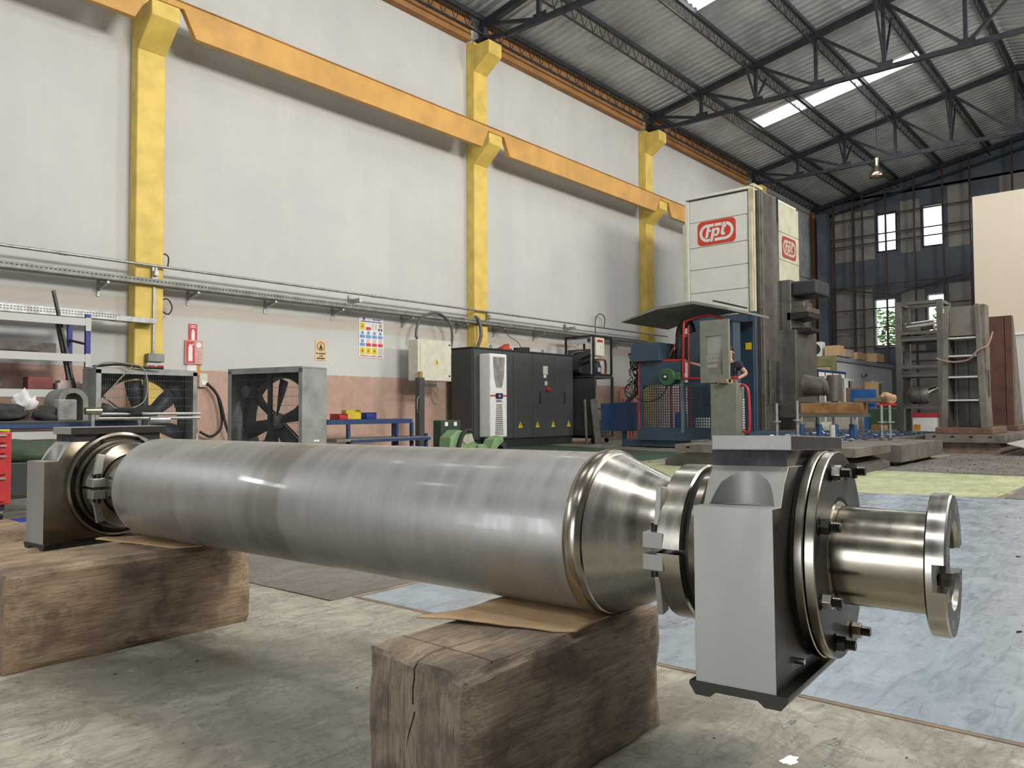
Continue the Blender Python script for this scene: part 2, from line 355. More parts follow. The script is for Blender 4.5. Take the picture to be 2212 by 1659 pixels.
# ------------------------------------------------------------------ walls
def pierced(name, plane, pos, thick, u0, u1, z0, z1, holes, m):
    """wall made of blocks round the openings; plane 'x' or 'y'"""
    us = sorted({u0, u1, *[h[0] for h in holes], *[h[1] for h in holes]}); zs = sorted({z0, z1, *[h[2] for h in holes], *[h[3] for h in holes]}); b = B()
    for i in range(len(us) - 1):
        for j in range(len(zs) - 1):
            cu, cz = (us[i] + us[i + 1]) / 2, (zs[j] + zs[j + 1]) / 2
            if any(h[0] < cu < h[1] and h[2] < cz < h[3] for h in holes): continue
            if plane == 'x': b.bx(pos, pos + thick, us[i], us[i + 1], zs[j], zs[j + 1])
            else: b.bx(us[i], us[i + 1], pos, pos + thick, zs[j], zs[j + 1])
    return b.ob(name, m, kind='structure')
wl = pierced('wall_left', 'y', YL, 0.3, X0, X1 + 0.3, 0, 10.2, [(-10.5, -3.5, 6.2, 7.2)], WALL)  # unseen window opening, added so the roller catches a bright streak
RW = [(4.6, 9.4, 7.2, 9.4), (17.0, 22.0, 7.2, 9.4)]
wr = pierced('wall_right', 'y', YR - 0.3, 0.3, X0, X1 + 0.3, 0, 10.2, RW, DGREYW)
pierced('wall_back', 'x', X0 - 0.3, 0.3, YR, YL, 0, 12, [(-0.5, 4.5, 0, 4.8)], DGREYW)
EW = [(8.81, 9.60, 7.50, 9.18), (7.04, 7.84, 7.48, 9.22), (5.2, 6.0, 7.48, 9.22), (8.90, 9.74, 3.42, 5.50), (7.02, 7.72, 3.45, 5.52)]
we = pierced('wall_end', 'x', X1, 0.25, YR, YL, 0, 10.0, EW, ENDD)
B().prism([(YL, 9.9), (3.5, 11.55), (YR, 9.9)], 'x', X1, X1 + 0.25).ob('gable', ENDD, we)
# grey cladding panels of the end wall, each proud of the dark sheeting
for (ya, yb, za, zb) in ((10.55, 11.35, 7.25, 9.55), (9.7, 10.5, 7.25, 9.4), (7.92, 8.68, 7.35, 9.55), (6.08, 6.9, 7.35, 9.85), (4.0, 5.1, 7.35, 9.9),
                         (10.55, 11.35, 3.0, 6.0), (9.82, 10.5, 3.0, 6.0), (7.8, 8.7, 3.2, 5.75), (6.1, 6.92, 3.2, 5.9), (9.8, 11.4, 0.3, 2.9), (6.0, 8.6, 0.3, 3.1), (4.0, 5.9, 0.3, 5.8)):
    B().bx(X1 - 0.03, X1 - 0.001, ya, yb, za, zb).ob('panel', ENDG, we, bevel=0.01)
for i, (ya, yb, za, zb) in enumerate(EW):
    w = B().bx(X1 - 0.06, X1 + 0.1, ya, yb, za, za + 0.05).bx(X1 - 0.06, X1 + 0.1, ya, yb, zb - 0.05, zb).bx(X1 - 0.06, X1 + 0.1, ya, ya + 0.05, za, zb).bx(X1 - 0.06, X1 + 0.1, yb - 0.05, yb, za, zb)
    wo = w.ob('window_%d' % (i + 1), DARKST if i < 3 else LGREY, kind='structure')
    B().bx(X1 + 0.02, X1 + 0.03, ya + 0.05, yb - 0.05, za + 0.05, zb - 0.05).ob('pane', GLASS, wo)
for i, (xa, xb, za, zb) in enumerate(RW):
    w = B().bx(xa, xb, YR - 0.2, YR, za, za + 0.07).bx(xa, xb, YR - 0.2, YR, zb - 0.07, zb)
    for k in range(6): x = xa + (xb - xa) * k / 5; w.bx(x - 0.035, x + 0.035, YR - 0.2, YR, za, zb)
    wo = w.ob('window_%d' % (6 + i), LGREY, kind='structure')
    B().bx(xa, xb, YR - 0.25, YR - 0.24, za, zb).ob('pane', GLASS, wo)
# open steel grid (girts and posts) standing in front of the end wall
g = thing('wall_girt_frame', 'rusty steel grid of posts and girts in front of the dark end wall', 'steel frame', (X1 - 0.5, 8, 0))
zr = lambda y: 9.9 + 0.186 * (12 - y) if y > 3.5 else 9.9 + 0.186 * (y + 5.0)
for y in (11.25, 10.45, 10.05, 9.12, 8.02, 6.98, 6.02, 4.6):
    B().bar((0, y - 8, 0), (0, y - 8, zr(y) - 0.25), 0.07).ob('post', RUSTST, g)
for z in (2.75, 3.45, 4.25, 5.05, 6.05, 7.85, 8.2, 9.0):
    B().bar((0.06, 11.9 - 8, z), (0.06, 5.0 - 8, z + 0.02), 0.05).ob('girt', RUSTST, g)
B().bar((0.1, 11.3 - 8, 6.05), (0.1, 9.0 - 8, 5.6), 0.06).ob('brace', RUSTST, g)
B().bar((0.1, 6.2 - 8, 6.2), (0.1, 9.0 - 8, 5.55), 0.06).ob('brace', RUSTST, g)
tag(B().bx(33.9, 34.3, 11.35, 11.75, 0, 9.3).ob('corner_stanchion', ENDD), 'dark blue steel stanchion in the far left corner', 'column')
tag(B().bx(34.5, 34.62, 12.05, 12.2, 0, 9.6).ob('rust_downpipe', EORA, bevel=0.02), 'orange-brown vertical box pipe at the far end of the long wall', 'pipe')
# corrugated sheeting high on the long wall near the far corner
b = B(); n = 26
pts = []
for i in range(n * 4 + 1):
    x = 29.5 + 5.0 * i / (n * 4); pts.append((x, YL - 0.03 - (0.035 if i % 4 in (1, 2) else 0.0)))
vs = [(x, y, z) for z in (6.6, 9.3) for x, y in pts]; k = len(pts)
b.add(vs, [(i, i + 1, k + i + 1, k + i) for i in range(k - 1)])
b.ob('corrugated_panel', ROOFM, wl)

# ------------------------------------------------------------------ roof
SKY = [(xs + (0.0 if xs < 20 else (10.22 - yb) * 0.10), xs + 0.92 + (0.0 if xs < 20 else (10.22 - yb) * 0.05), ya, yb) for xs in (23.72, 15.95, 8.5, 1.0, -6.5) for ya, yb in ((8.70, 10.22), (7.05, 8.60), (5.42, 6.95), (-1.5, 0.1), (0.2, 1.6)) if xs > 20 or ya < 7.9]
def sheet(b, x0, x1, y0, y1, lift=0.0):
    p = 0.26; n = max(1, round((x1 - x0) / p)); p = (x1 - x0) / n; xs = []
    for i in range(n):
        for f, h in ((0, 0), (0.32, 0), (0.45, 0.045), (0.87, 0.045)): xs.append((x0 + (i + f) * p, h))
    xs.append((x1, 0)); k = len(xs)
    b.add([(x, y, zr(y) + h + lift) for y in (y0, y1) for x, h in xs], [(i, i + 1, k + i + 1, k + i) for i in range(k - 1)])
b = B(); xs = sorted({X0, X1, *[s[0] for s in SKY], *[s[1] for s in SKY]}); ys = sorted({YR - 0.3, 3.5, YL + 0.3, *[s[2] for s in SKY], *[s[3] for s in SKY]})
for i in range(len(xs) - 1):
    run = None
    for j in range(len(ys) - 1):
        cx, cy = (xs[i] + xs[i + 1]) / 2, (ys[j] + ys[j + 1]) / 2
        if any(s[0] < cx < s[1] and s[2] < cy < s[3] for s in SKY): continue
        sheet(b, xs[i], xs[i + 1], ys[j], ys[j + 1])
ceil = b.ob('ceiling', ROOFM, kind='structure')
for k, (xa, xb, ya, yb) in enumerate(SKY):
    b = B().add([(xa, ya, zr(ya) + 0.05), (xb, ya, zr(ya) + 0.05), (xb, yb, zr(yb) + 0.05), (xa, yb, zr(yb) + 0.05)], [(0, 1, 2, 3)])
    names = ['nearest the long wall', 'in the middle of its strip', 'farthest from the long wall']
    if k >= 3:
        b.ob('roof_light_panel', RLIGHT, ceil); continue
    rl = tag(b.ob('roof_light', RLIGHT), 'bright translucent roof light ' + names[k], 'skylight', 'roof lights')
    if k < 3:
        fr = B()
        for (p, q) in (((xa, ya), (xb, ya)), ((xb, ya), (xb, yb)), ((xb, yb), (xa, yb)), ((xa, yb), (xa, ya))):
            fr.bar((*p, zr(p[1]) + 0.0), (*q, zr(q[1]) + 0.0), 0.03, 0.06)
        fr.ob('frame', WHITEP, rl)
# purlins: lattice joists running the length of the hall
PY = [11.9, 10.3, 8.65, 7.0, 5.33, 3.62, 1.7, -0.3]
plab = ['along the eave above the orange edge beam', 'second from the long wall', 'third from the long wall', 'fourth from the long wall', 'fifth from the long wall', 'just left of the ridge', 'right of the ridge', 'second right of the ridge']
for y, lb in zip(PY, plab):
    zt = zr(y) - 0.07; dep = 0.36
    t_ = thing('roof_purlin', 'dark lattice roof purlin ' + lb, 'purlin', (11.5, y, zt), 0, 'lattice roof purlins')
    B().bx(-18, 23.3, -0.045, 0.045, -0.05, 0.05).ob('top_chord', DARKST, t_)
    B().bx(-18, 23.3, -0.018, 0.018, -dep - 0.018, -dep + 0.018).ob('bottom_chord', DARKST, t_)
    w = B(); x = -8.0; up = True
    while x < 23.0:
        w.bar((x, 0, -dep if up else 0), (x + 0.19, 0, 0 if up else -dep), 0.014); x += 0.19; up = not up
    w.ob('lattice_web', DARKST, t_)
# trusses
def truss(x, lb):
    yl, yr_, yc = 12.0, -5.0, 3.55
    t_ = thing('roof_truss', 'dark steel roof truss ' + lb, 'truss', (x, yc, 9.3), 0, 'dark steel roof trusses')
    L = lambda y, z: (0, y - yc, z - 9.3)
    top = lambda y: zr(y) - 0.16
    B().bar(L(yl, top(yl)), L(yc, top(yc)), 0.15).ob('top_chord', DARKST, t_)
    B().bar(L(yc, top(yc)), L(yr_, top(yr_)), 0.15).ob('top_chord', DARKST, t_)
    B().bar(L(11.2, 9.3), L(-4.2, 9.3), 0.11).ob('bottom_chord', DARKST, t_)
    B().bar(L(11.25, 9.3), L(11.85, 9.42), 0.09).ob('bottom_chord', DARKST, t_)
    half = [10.3, 8.65, 7.0, 5.33, 3.55]; prev = 11.9
    for y in half:
        for side in (1, -1):
            yy = y if side == 1 else 2 * yc - y; pp = prev if side == 1 else 2 * yc - prev
            if side == -1 and y == 3.55: continue
            B().bar(L(yy, 9.3), L(yy, top(yy)), 0.085).ob('vertical', DARKST, t_)
            B().bar(L(pp, top(pp)), L(yy, 9.33), 0.075).ob('diagonal', DARKST, t_)
            B().box(L(yy - 0.02, 9.36), (0.03, 0.36, 0.22)).ob('gusset', DARKST, t_)
        if y == 3.55:
            B().bar(L(2 * yc - prev, top(prev)), L(y, 9.33), 0.075).ob('diagonal', DARKST, t_)
        # short kneebraces to the purlin
        if y in (8.65, 5.33):
            B().bar((-0.75, y - yc, top(y) - 9.3 - 0.12), (0, y - yc, 0.1), 0.05).ob('knee_brace', DARKST, t_)
            B().bar((0.75, y - yc, top(y) - 9.3 - 0.12), (0, y - yc, 0.1), 0.05).ob('knee_brace', DARKST, t_)
        prev = y
    B().bar(L(11.95, 9.32), L(11.95, top(11.95)), 0.14).ob('stub_post', DARKST, t_)
    B().box(L(11.9, 9.37), (0.3, 0.36, 0.05)).ob('base_plate', DARKST, t_)
    return t_
for x, lb in ((5.3, 'over the first yellow column'), (12.83, 'over the second yellow column'), (20.36, 'over the third yellow column'), (27.85, 'over the machine tower, nearest the end wall')):
    truss(x, lb)
gt = thing('gable_rafter', 'dark rafter following the roof line on the end wall', 'rafter', (34.7, 8, 9.8))
B().bar((0, 4.2, zr(12.2) - 9.98), (0, -4.5, zr(3.5) - 9.98), 0.16).ob('top_chord', DARKST, gt)
B().bar((0, 3.6, zr(12.2) - 10.35), (0, -4.5, zr(3.5) - 10.4), 0.09).ob('bottom_chord', DARKST, gt)

# ------------------------------------------------------------------ yellow columns with corbels
CX = [-2.45, 5.08, 12.61, 20.14, 27.67]
CLB = ['far left beyond the frame', 'nearest, behind the left exhaust fan', 'second, rising behind the grey cabinets', 'third, beside the machine tower', 'farthest, hidden behind the machine tower']
for x, lb in zip(CX, CLB):
    if x < 0: continue
    c = thing('concrete_column', 'yellow painted concrete column with two corbels, ' + lb, 'column', (x, 12.3, 0), 0, 'yellow wall columns')
    B().bx(0, 0.44, -0.25, 0.0, 0, 9.33).ob('shaft', YEL, c, bevel=0.02)
    for zb, zc, zt, nm in ((6.47, 6.86, 7.10, 'crane_corbel'), (8.63, 8.94, 9.24, 'eave_corbel')):
        B().prism([(-0.25, zb), (-0.72, zc), (-0.72, zt), (-0.25, zt)], 'x', 0, 0.44).ob(nm, YEL, c, bevel=0.015)
# crane runway girders, haunched at the corbels
for i in range(-1, 4):
    xa = 5.08 + 7.53 * (i - 1) + 0.22 if i > -1 else -9.98; xb = xa + 7.53
    if i == -1: continue
    lbs = ['at the far left edge', 'between the first and second yellow columns', 'between the second and third yellow columns', 'beyond the third yellow column']
    h = [(xa, 7.10), (xa, 7.20), (xb, 7.20), (xb, 7.10), (xb - 0.27, 7.10), (xb - 0.47, 6.70), (xa + 0.47, 6.70), (xa + 0.27, 7.10)]
    o = thing('crane_girder', 'orange crane runway girder ' + lbs[i], 'girder', ((xa + xb) / 2, 11.62, 6.7), 0, 'orange crane girders')
    hh = [(u - (xa + xb) / 2, v - 6.7) for u, v in h]
    B().prism(hh, 'y', -0.06, 0.05).ob('web', ORA, o, bevel=0.008)
    B().bx(xa - (xa + xb) / 2, xb - (xa + xb) / 2, -0.075, 0.10, 0.5, 0.52).ob('rail_flange', EORA, o)
    # eave beam
    e = B().bx(xa + 0.24, xb - 0.24, 12.12, 12.29, 9.36, 9.92).ob('eave_beam', EORA); tag(e, 'dull orange eave beam under the roof edge ' + lbs[i], 'beam', 'orange eave beams')
    B().bx(xa + 0.24, xb - 0.24, 12.08, 12.12, 9.60, 9.63).ob('edge_rib', DARKST, e)
# cream partition at the right edge of the frame
pw = B().bx(26.5, 26.7, YR, 4.56, 3.0, 7.2).ob('wall_partition', CREAM, kind='structure')
B().bx(26.5, 26.7, YR, 4.56, 0.0, 2.96).ob('lower_panel', LGREY, pw)
B().bx(26.46, 26.52, YR, 4.4, 2.955, 3.005).ob('rail', WHITEP, pw)
# ------------------------------------------------------------------ the roller resting on two timbers
R0 = 0.19722; AZ = math.radians(95.3225); ZC = 0.32 + R0; SM = 2.1
S_DRUM = m_steel('drum_steel', (0.41, 0.395, 0.37), 0.40, 0.54, wet=1.0, streak=(14, 1, 1), sc=2.2, metal=0.72, bm=0.05)
def drum_band(m):
    t = m.node_tree; b = t.nodes['Principled BSDF']; src = b.inputs['Base Color'].links[0].from_socket
    v = coords(t); sep = node(t, 'ShaderNodeSeparateXYZ'); t.links.new(v, sep.inputs[0])
    wob = node(t, 'ShaderNodeMath', operation='MULTIPLY_ADD'); t.links.new(noise(t, coords(t, (1, 6, 6)), 3, 4), wob.inputs[0]); wob.inputs[1].default_value = 0.05; t.links.new(sep.outputs[0], wob.inputs[2])
    mr = node(t, 'ShaderNodeMapRange'); mr.inputs[1].default_value = 2.10 - SM; mr.inputs[2].default_value = 2.45 - SM; t.links.new(wob.outputs[0], mr.inputs[0])
    k = ramp(t, mr.outputs[0], ((0.0, 0.0), (0.16, 0.0), (0.22, 0.62), (0.45, 0.55), (0.5, 0.3), (0.62, 0.5), (0.70, 0.12), (0.9, 0.0)))
    t.links.new(mixc(t, k.outputs[0], src, (0.20, 0.165, 0.13)), b.inputs['Base Color'])
drum_band(S_DRUM)
S_BRIGHT = m_steel('bright_steel', (0.50, 0.475, 0.435), 0.16, 0.34, wet=0.5, warm=(0.50, 0.44, 0.36), streak=(10, 1, 1), sc=2.5, bm=0.03)
S_OILY = m_steel('oily_steel', (0.42, 0.38, 0.315), 0.15, 0.32, wet=0.6, warm=(0.22, 0.175, 0.115), streak=(8, 1, 1), sc=2.5, bm=0.03)  # base tone warmed to mimic golden reflections from yellow surroundings
S_DARK = m_steel('dark_oily_steel', (0.05, 0.046, 0.04), 0.34, 0.52, wet=0.25, warm=(0.028, 0.026, 0.022), metal=0.6, bm=0.02)
S_PALE = m_steel('ground_steel', (0.44, 0.43, 0.405), 0.42, 0.6, warm=(0.37, 0.35, 0.31), streak=(3, 3, 1), sc=2.0, metal=0.75, bm=0.06)
S_BLACK = mat('blackened_bolt', (0.05, 0.047, 0.043), 0.32, 0.8, var=0.2, scale=30)
S_GASK = mat('black_gasket', (0.02, 0.02, 0.023), 0.55, 0.0, var=0.2)
root = thing('roller_shaft', 'long grey steel roller with bearing housings at both ends, resting on two timbers', 'roller',
             (1.7215 + math.cos(AZ) * SM, math.sin(AZ) * SM, 0.32), AZ)
def PF(prof): return [(s - SM, r) for s, r in prof]
CEN = (0, 0, R0)
B().lathe(PF([(3.150, 0.150), (3.158, 0.185), (3.150, 0.1955), (3.135, R0), (1.112, R0), (1.10, 0.192)]), CEN, 128).ob('drum', S_DRUM, root, smooth=35)
B().lathe(PF([(1.112, 0.190), (1.106, 0.1990), (1.094, 0.2045), (1.078, 0.2055), (1.064, 0.2015), (1.056, 0.192), (1.055, 0.18)]), CEN, 128).ob('weld_bead', S_OILY, root, smooth=40)
B().lathe(PF([(1.062, 0.1965), (1.056, 0.1925), (0.925, 0.1400), (0.905, 0.1335), (0.885, 0.1305), (0.80, 0.1300)]), CEN, 128).ob('end_cone', S_BRIGHT, root, smooth=35)
B().lathe(PF([(3.14, 0.18), (3.175, 0.172), (3.33, 0.128), (3.46, 0.128)]), CEN, 96).ob('end_cone', S_BRIGHT, root, smooth=35)
def collar(sa, sb, rr, d):
    """split clamp collar; d = -1 when its lugs point to the drum at larger s"""
    g = 0.03
    c = B()
    for a0, a1 in ((g, PI - g), (PI + g, 2 * PI - g)):
        c.lathe(PF([(sa, rr - 0.045), (sa, rr - 0.004), (sa + 0.004, rr), (sb - 0.004, rr), (sb, rr - 0.004), (sb, rr - 0.045)]), CEN, 60, 'x', a0, a1)
    co = c.ob('clamp_collar', S_BRIGHT, root, smooth=35)
    m = (sa + sb) / 2
    # lugs either side of the split on the near side, with screws
    for sg in (1, -1):
        lz = R0 + sg * 0.0235 - 0.004
        B().box((sb - SM + 0.006 if d > 0 else sa - SM - 0.008, rr - 0.026, lz), (0.05, 0.052, 0.036)).ob('lug', S_PALE, co, bevel=0.003)
        B().box((sb - SM + 0.002 if d > 0 else sa - SM - 0.004, rr - 0.036, lz + sg * 0.072), (0.014, 0.03, 0.085), Matrix.Rotation(sg * 0.18, 3, 'X')).ob('milled_flat', S_PALE, co, bevel=0.002)
        x = sb - SM + 0.012 if d > 0 else sa - SM - 0.014
        B().cyl((x, rr - 0.03, lz + sg * 0.015), (x, rr - 0.03, lz + sg * 0.036), 0.0105, n=16).cyl((x, rr - 0.03, lz + sg * 0.036), (x, rr - 0.03, lz + sg * 0.0362), 0.006, n=6).ob('cap_screw', S_BLACK, co, smooth=35)
    return co
collar(0.825, 0.884, 0.176, 1)
co2 = collar(3.365, 3.425, 0.176, -1)
def seal(pr, nm, m): return B().lathe(PF(pr), CEN, 96).ob(nm, m, root, smooth=35)
seal([(0.828, 0.13), (0.828, 0.158), (0.812, 0.158), (0.812, 0.13)], 'seal_gap', S_GASK)
seal([(0.812, 0.13), (0.812, 0.168), (0.796, 0.170), (0.792, 0.164), (0.788, 0.170), (0.770, 0.170), (0.770, 0.13)], 'seal_ring', S_OILY)
seal([(3.42, 0.12), (3.42, 0.14), (3.47, 0.14), (3.47, 0.12)], 'seal_gap', S_GASK)

def housing(sc, sg, lean, roll):
    """pillow-block bearing housing centred at s=sc; sg=+1: outer (cover) side faces smaller s"""
    o = (sc - SM, 0, R0); hw = 0.076; T = 0.300
    L = lambda s, l, h: (o[0] + s, l, R0 + h)
    prof = [(-T, -0.222), (-T, 0.108), (-0.248, 0.108), (-0.222, 0.152), (-0.192, 0.183), (0.192, 0.183), (0.222, 0.152), (0.248, 0.108), (T, 0.108), (T, -0.222)]
    body = B().prism([(l, R0 + h) for l, h in prof], 'x', o[0] - hw, o[0] + hw).ob('bearing_housing', S_PALE, root)
    cuts = []
    for s_ in (1, -1):
        cuts.append(B().cyl(L(0.0, s_ * 0.268, 0.1085), L(0.0, s_ * 0.268, 0.30), 0.066, n=56))
    cut(body, cuts, 30)
    # the two flat end faces carry dark oil: second material slot on faces looking along the axis
    body.data.materials.append(S_DARK if sg > 0 else S_OILY)
    for p in body.data.polygons:
        if abs(p.normal.x) > 0.95: p.material_index = 1
    body.data.transform(Matrix.Translation((-o[0], 0, -R0))); body.location = o
    body.rotation_euler = (roll, lean, 0)
    P = dict(parent=body, off=o)
    be = body.modifiers.new('edge', 'BEVEL'); be.width = 0.002; be.segments = 2; be.limit_method = 'ANGLE'; be.angle_limit = math.radians(50)
    B().bx(o[0] - hw + 0.006, o[0] + hw + 0.004, -0.186, 0.186, R0 + 0.183, R0 + 0.2145).ob('gasket', S_GASK, **P)
    tp = B().bx(o[0] - hw - 0.010, o[0] + hw - 0.002, -0.204, 0.204, R0 + 0.2145, R0 + 0.2435).ob('top_plate', S_PALE, bevel=0.002, **P); tp.data.materials.append(S_DARK)
    for p in tp.data.polygons:
        if p.normal.x < -0.95: p.material_index = 1
    base = [(-hw - 0.020, -0.2215), (-hw - 0.020, -0.229), (-hw - 0.008, -0.2465), (-hw + 0.022, -0.2465), (-hw + 0.034, -0.2365), (hw - 0.040, -0.2365), (hw - 0.028, -0.2465), (hw + 0.000, -0.2465), (hw + 0.012, -0.229), (hw + 0.012, -0.2215)]
    B().prism([(o[0] + s, R0 + h) for s, h in base], 'y', -T - 0.004, T + 0.004).ob('base_plate', S_DARK, bevel=0.0015, **P)
    B().lathe([(o[0] + sg * (hw - 0.002), 0.10), (o[0] + sg * (hw + 0.016), 0.10), (o[0] + sg * (hw + 0.03), 0.165), (o[0] + sg * (hw + 0.03), 0.190), (o[0] + sg * (hw - 0.002), 0.196)], CEN, 96).ob('inner_boss', S_OILY, smooth=30, **P)
    if sg > 0:
        x = o[0] - hw
        B().lathe([(x + 0.001, 0.18), (x + 0.001, 0.205), (x - 0.008, 0.205), (x - 0.008, 0.18)], CEN, 96).ob('spigot', S_DARK, smooth=30, **P)
        B().lathe([(x - 0.008, 0.10), (x - 0.008, 0.2105), (x - 0.010, 0.2125), (x - 0.024, 0.2125), (x - 0.026, 0.2105), (x - 0.026, 0.10)], CEN, 128).ob('cover_ring', S_OILY, smooth=30, **P)
        cv = B().lathe([(x - 0.0275, 0.10), (x - 0.0275, 0.2085), (x - 0.030, 0.2115), (x - 0.046, 0.2115), (x - 0.048, 0.2095)], CEN, 128).ob('cover_rim', S_OILY, smooth=30, **P)
        B().lathe([(x - 0.048, 0.2095), (x - 0.0481, 0.118), (x - 0.040, 0.112), (x - 0.040, 0.09)], CEN, 128).ob('cover_face', S_DARK, smooth=30, **P)
        for k in range(8):
            a = math.radians(22.5 + 45 * k); y, z = 0.183 * math.cos(a), 0.183 * math.sin(a)
            xx = x - 0.048
            B().cyl((xx, y, R0 + z), (xx - 0.003, y, R0 + z), 0.0185, n=20).ob('washer', S_BLACK, smooth=30, **P)
            B().cyl((xx - 0.003, y, R0 + z), (xx - 0.021, y, R0 + z), 0.0165, n=6, ph=0.3 * k).ob('nut', S_OILY if k % 2 else S_BLACK, bevel=0.0012, **P)
            st = B()
            for j in range(6): st.lathe([(xx - 0.021 - j * 0.0028, 0.0094), (xx - 0.0224 - j * 0.0028, 0.0104), (xx - 0.0238 - j * 0.0028, 0.0094)], (0, y, R0 + z), 14)
            st.cyl((xx - 0.02, y, R0 + z), (xx - 0.0385, y, R0 + z), 0.0092, n=14).ob('stud', S_BLACK, smooth=50, **P)
        B().cyl((x - 0.0, 0.175, R0 - 0.188), (x - 0.016, 0.175, R0 - 0.188), 0.006, n=12).ob('grease_nipple', S_BRIGHT, smooth=30, **P)
    else:
        x = o[0] - hw
        B().lathe([(x + 0.002, 0.13), (x - 0.006, 0.135), (x - 0.006, 0.200), (x - 0.018, 0.205), (x - 0.022, 0.210), (x - 0.016, 0.219), (x + 0.002, 0.222)], CEN, 128).ob('cover_ring', S_OILY, smooth=30, **P)
        B().lathe([(x - 0.006, 0.125), (x - 0.008, 0.125), (x - 0.008, 0.199), (x - 0.006, 0.199)], CEN, 96).ob('cover_face', S_DARK, smooth=30, **P)
        for k in range(8):
            a = math.radians(22.5 + 45 * k)
            B().cyl((x - 0.008, 0.185 * math.cos(a), R0 + 0.185 * math.sin(a)), (x - 0.024, 0.185 * math.cos(a), R0 + 0.185 * math.sin(a)), 0.013, n=16).ob('cap_screw', S_BLACK, smooth=30, **P)
    return body
housing(0.668, 1, math.radians(1.0), math.radians(2.2)).name = 'bearing_housing'
housing(3.548, -1, 0.0, 0.0)
# drive stub: shoulder, sleeve and slotted end flange
seal([(0.60, 0.09), (0.60, 0.1125), (0.552, 0.1125), (0.545, 0.1085), (0.545, 0.098)], 'shaft_shoulder', S_OILY)
seal([(0.56, 0.085), (0.56, 0.1000), (0.366, 0.0995), (0.366, 0.085)], 'drive_sleeve', S_OILY)
ef = B().lathe(PF([(0.374, 0.072), (0.374, 0.134), (0.371, 0.1375), (0.341, 0.1375), (0.338, 0.1345), (0.338, 0.086), (0.346, 0.084), (0.346, 0.072), (0.374, 0.072)]), CEN, 128).ob('end_flange', S_BRIGHT, root, smooth=30)
cut(ef, [B().bx(0.30 - SM, 0.3605 - SM, -0.2, 0.2, R0 - 0.029, R0 + 0.021)], 30)
ef.data.materials.append(S_DARK)
for p in ef.data.polygons:
    if p.normal.x < -0.95: p.material_index = 1
seal([(0.3735, 0.0735), (0.50, 0.0735), (0.50, 0.0), (0.4999, 0.0)], 'bore', S_DARK)
B().bx(0.37 - SM, 0.39 - SM, -0.06, 0.045, R0 - 0.028, R0 + 0.02).ob('drive_key', S_DARK, root, bevel=0.002)
for k in range(8):
    a = math.radians(22.5 + 45 * k); y, z = 0.112 * math.cos(a), R0 + 0.112 * math.sin(a)
    B().lathe(PF([(0.3379, 0.0075), (0.3379, 0.0052), (0.345, 0.0048)]), (0, y, z), 14).ob('bolt_hole', S_BRIGHT, ef, smooth=40)
B().bx(0.52 - SM, 0.47 - SM, -0.112, -0.094, R0 + 0.040, R0 + 0.058).ob('shaft_key', S_OILY, root, bevel=0.002)

# ------------------------------------------------------------------ timbers and cardboard
WOODN = m_wood('weathered_timber', (0.195, 0.142, 0.096), (0.335, 0.26, 0.185), (0.08, 0.062, 0.048))
WOODF = m_wood('brown_timber', (0.25, 0.17, 0.105), (0.385, 0.28, 0.185), (0.10, 0.071, 0.05))
def timber(name, label, x0, x1, y0, y1, h, m, seed, nick=None, cuts=()):
    b = bmesh.new(); nx, ny, nz = 40, 16, 16
    bmesh.ops.create_cube(b, size=1)
    bmesh.ops.subdivide_edges(b, edges=b.edges[:], cuts=15, use_grid_fill=True)
    cx, cy = (x0 + x1) / 2, (y0 + y1) / 2
    for v in b.verts:
        p = Vector(v.co)
        w = Vector((p.x * (x1 - x0), p.y * (y1 - y0), (p.z + 0.5) * h))
        # worn arrises
        e = [abs(abs(p.x) - 0.5) < 1e-4, abs(abs(p.y) - 0.5) < 1e-4, abs(abs(p.z) - 0.5) < 1e-4]
        if sum(e) >= 2:
            q = 0.010 + 0.010 * mnoise.noise(w * 9 + Vector((seed, 0, 0)))
            for i, (c, d) in enumerate(((p.x, 0), (p.y, 1), (p.z, 2))):
                if e[i] and not (d == 2 and c < 0): w[d] -= math.copysign(q, c)
        n = mnoise.noise_vector(w * 6 + Vector((seed, 3, 1))) * 0.005 + mnoise.noise_vector(w * 22 + Vector((seed, 7, 1))) * 0.0018
        if p.z < -0.49: n.z = abs(n.z) * 0.5
        if p.z > 0.49: n.z = min(n.z, 0) * 0.5
        w += n
        if nick:
            k = nick(w + Vector((cx, cy, 0)))
            if k: w += k
        v.co = w
    me = bpy.data.meshes.new(name); b.to_mesh(me); b.free(); me.materials.append(m)
    o = bpy.data.objects.new(name, me); COL.objects.link(o); o.location = (cx, cy, 0); o.location = (0, 0, 0)
    me.transform(Matrix.Translation((cx, cy, 0)))
    if cuts: cut(o, list(cuts), None)
    me = o.data; me.transform(Matrix.Translation((-cx, -cy, 0))); o.location = (cx, cy, 0)
    me.polygons.foreach_set('use_smooth', [True] * len(me.polygons)); me.set_sharp_from_angle(angle=math.radians(28))
    return tag(o, label, 'timber block')
def nick(p):
    d = max(0, 0.075 - (p.x - 1.06)) * 0.55
    e = max(0, 0.06 - (p.y - 1.035)) / 0.06
    if p.z > 0.26 and d > 0: return Vector((0.004, 0.0, -d * 0.62 * e * (p.z - 0.26) / 0.06))
crack = B().prism([(1.03, 1.186), (1.14, 1.190), (1.20, 1.181), (1.30, 1.176), (1.46, 1.182), (1.46, 1.1835), (1.30, 1.1785), (1.20, 1.1845), (1.14, 1.1942), (1.03, 1.1925)], 'z', 0.225, 0.40)
crack2 = B().prism([(1.182, 0.212), (1.200, 0.165), (1.212, 0.130), (1.2035, 0.165), (1.186, 0.214)], 'x', 1.02, 1.10)
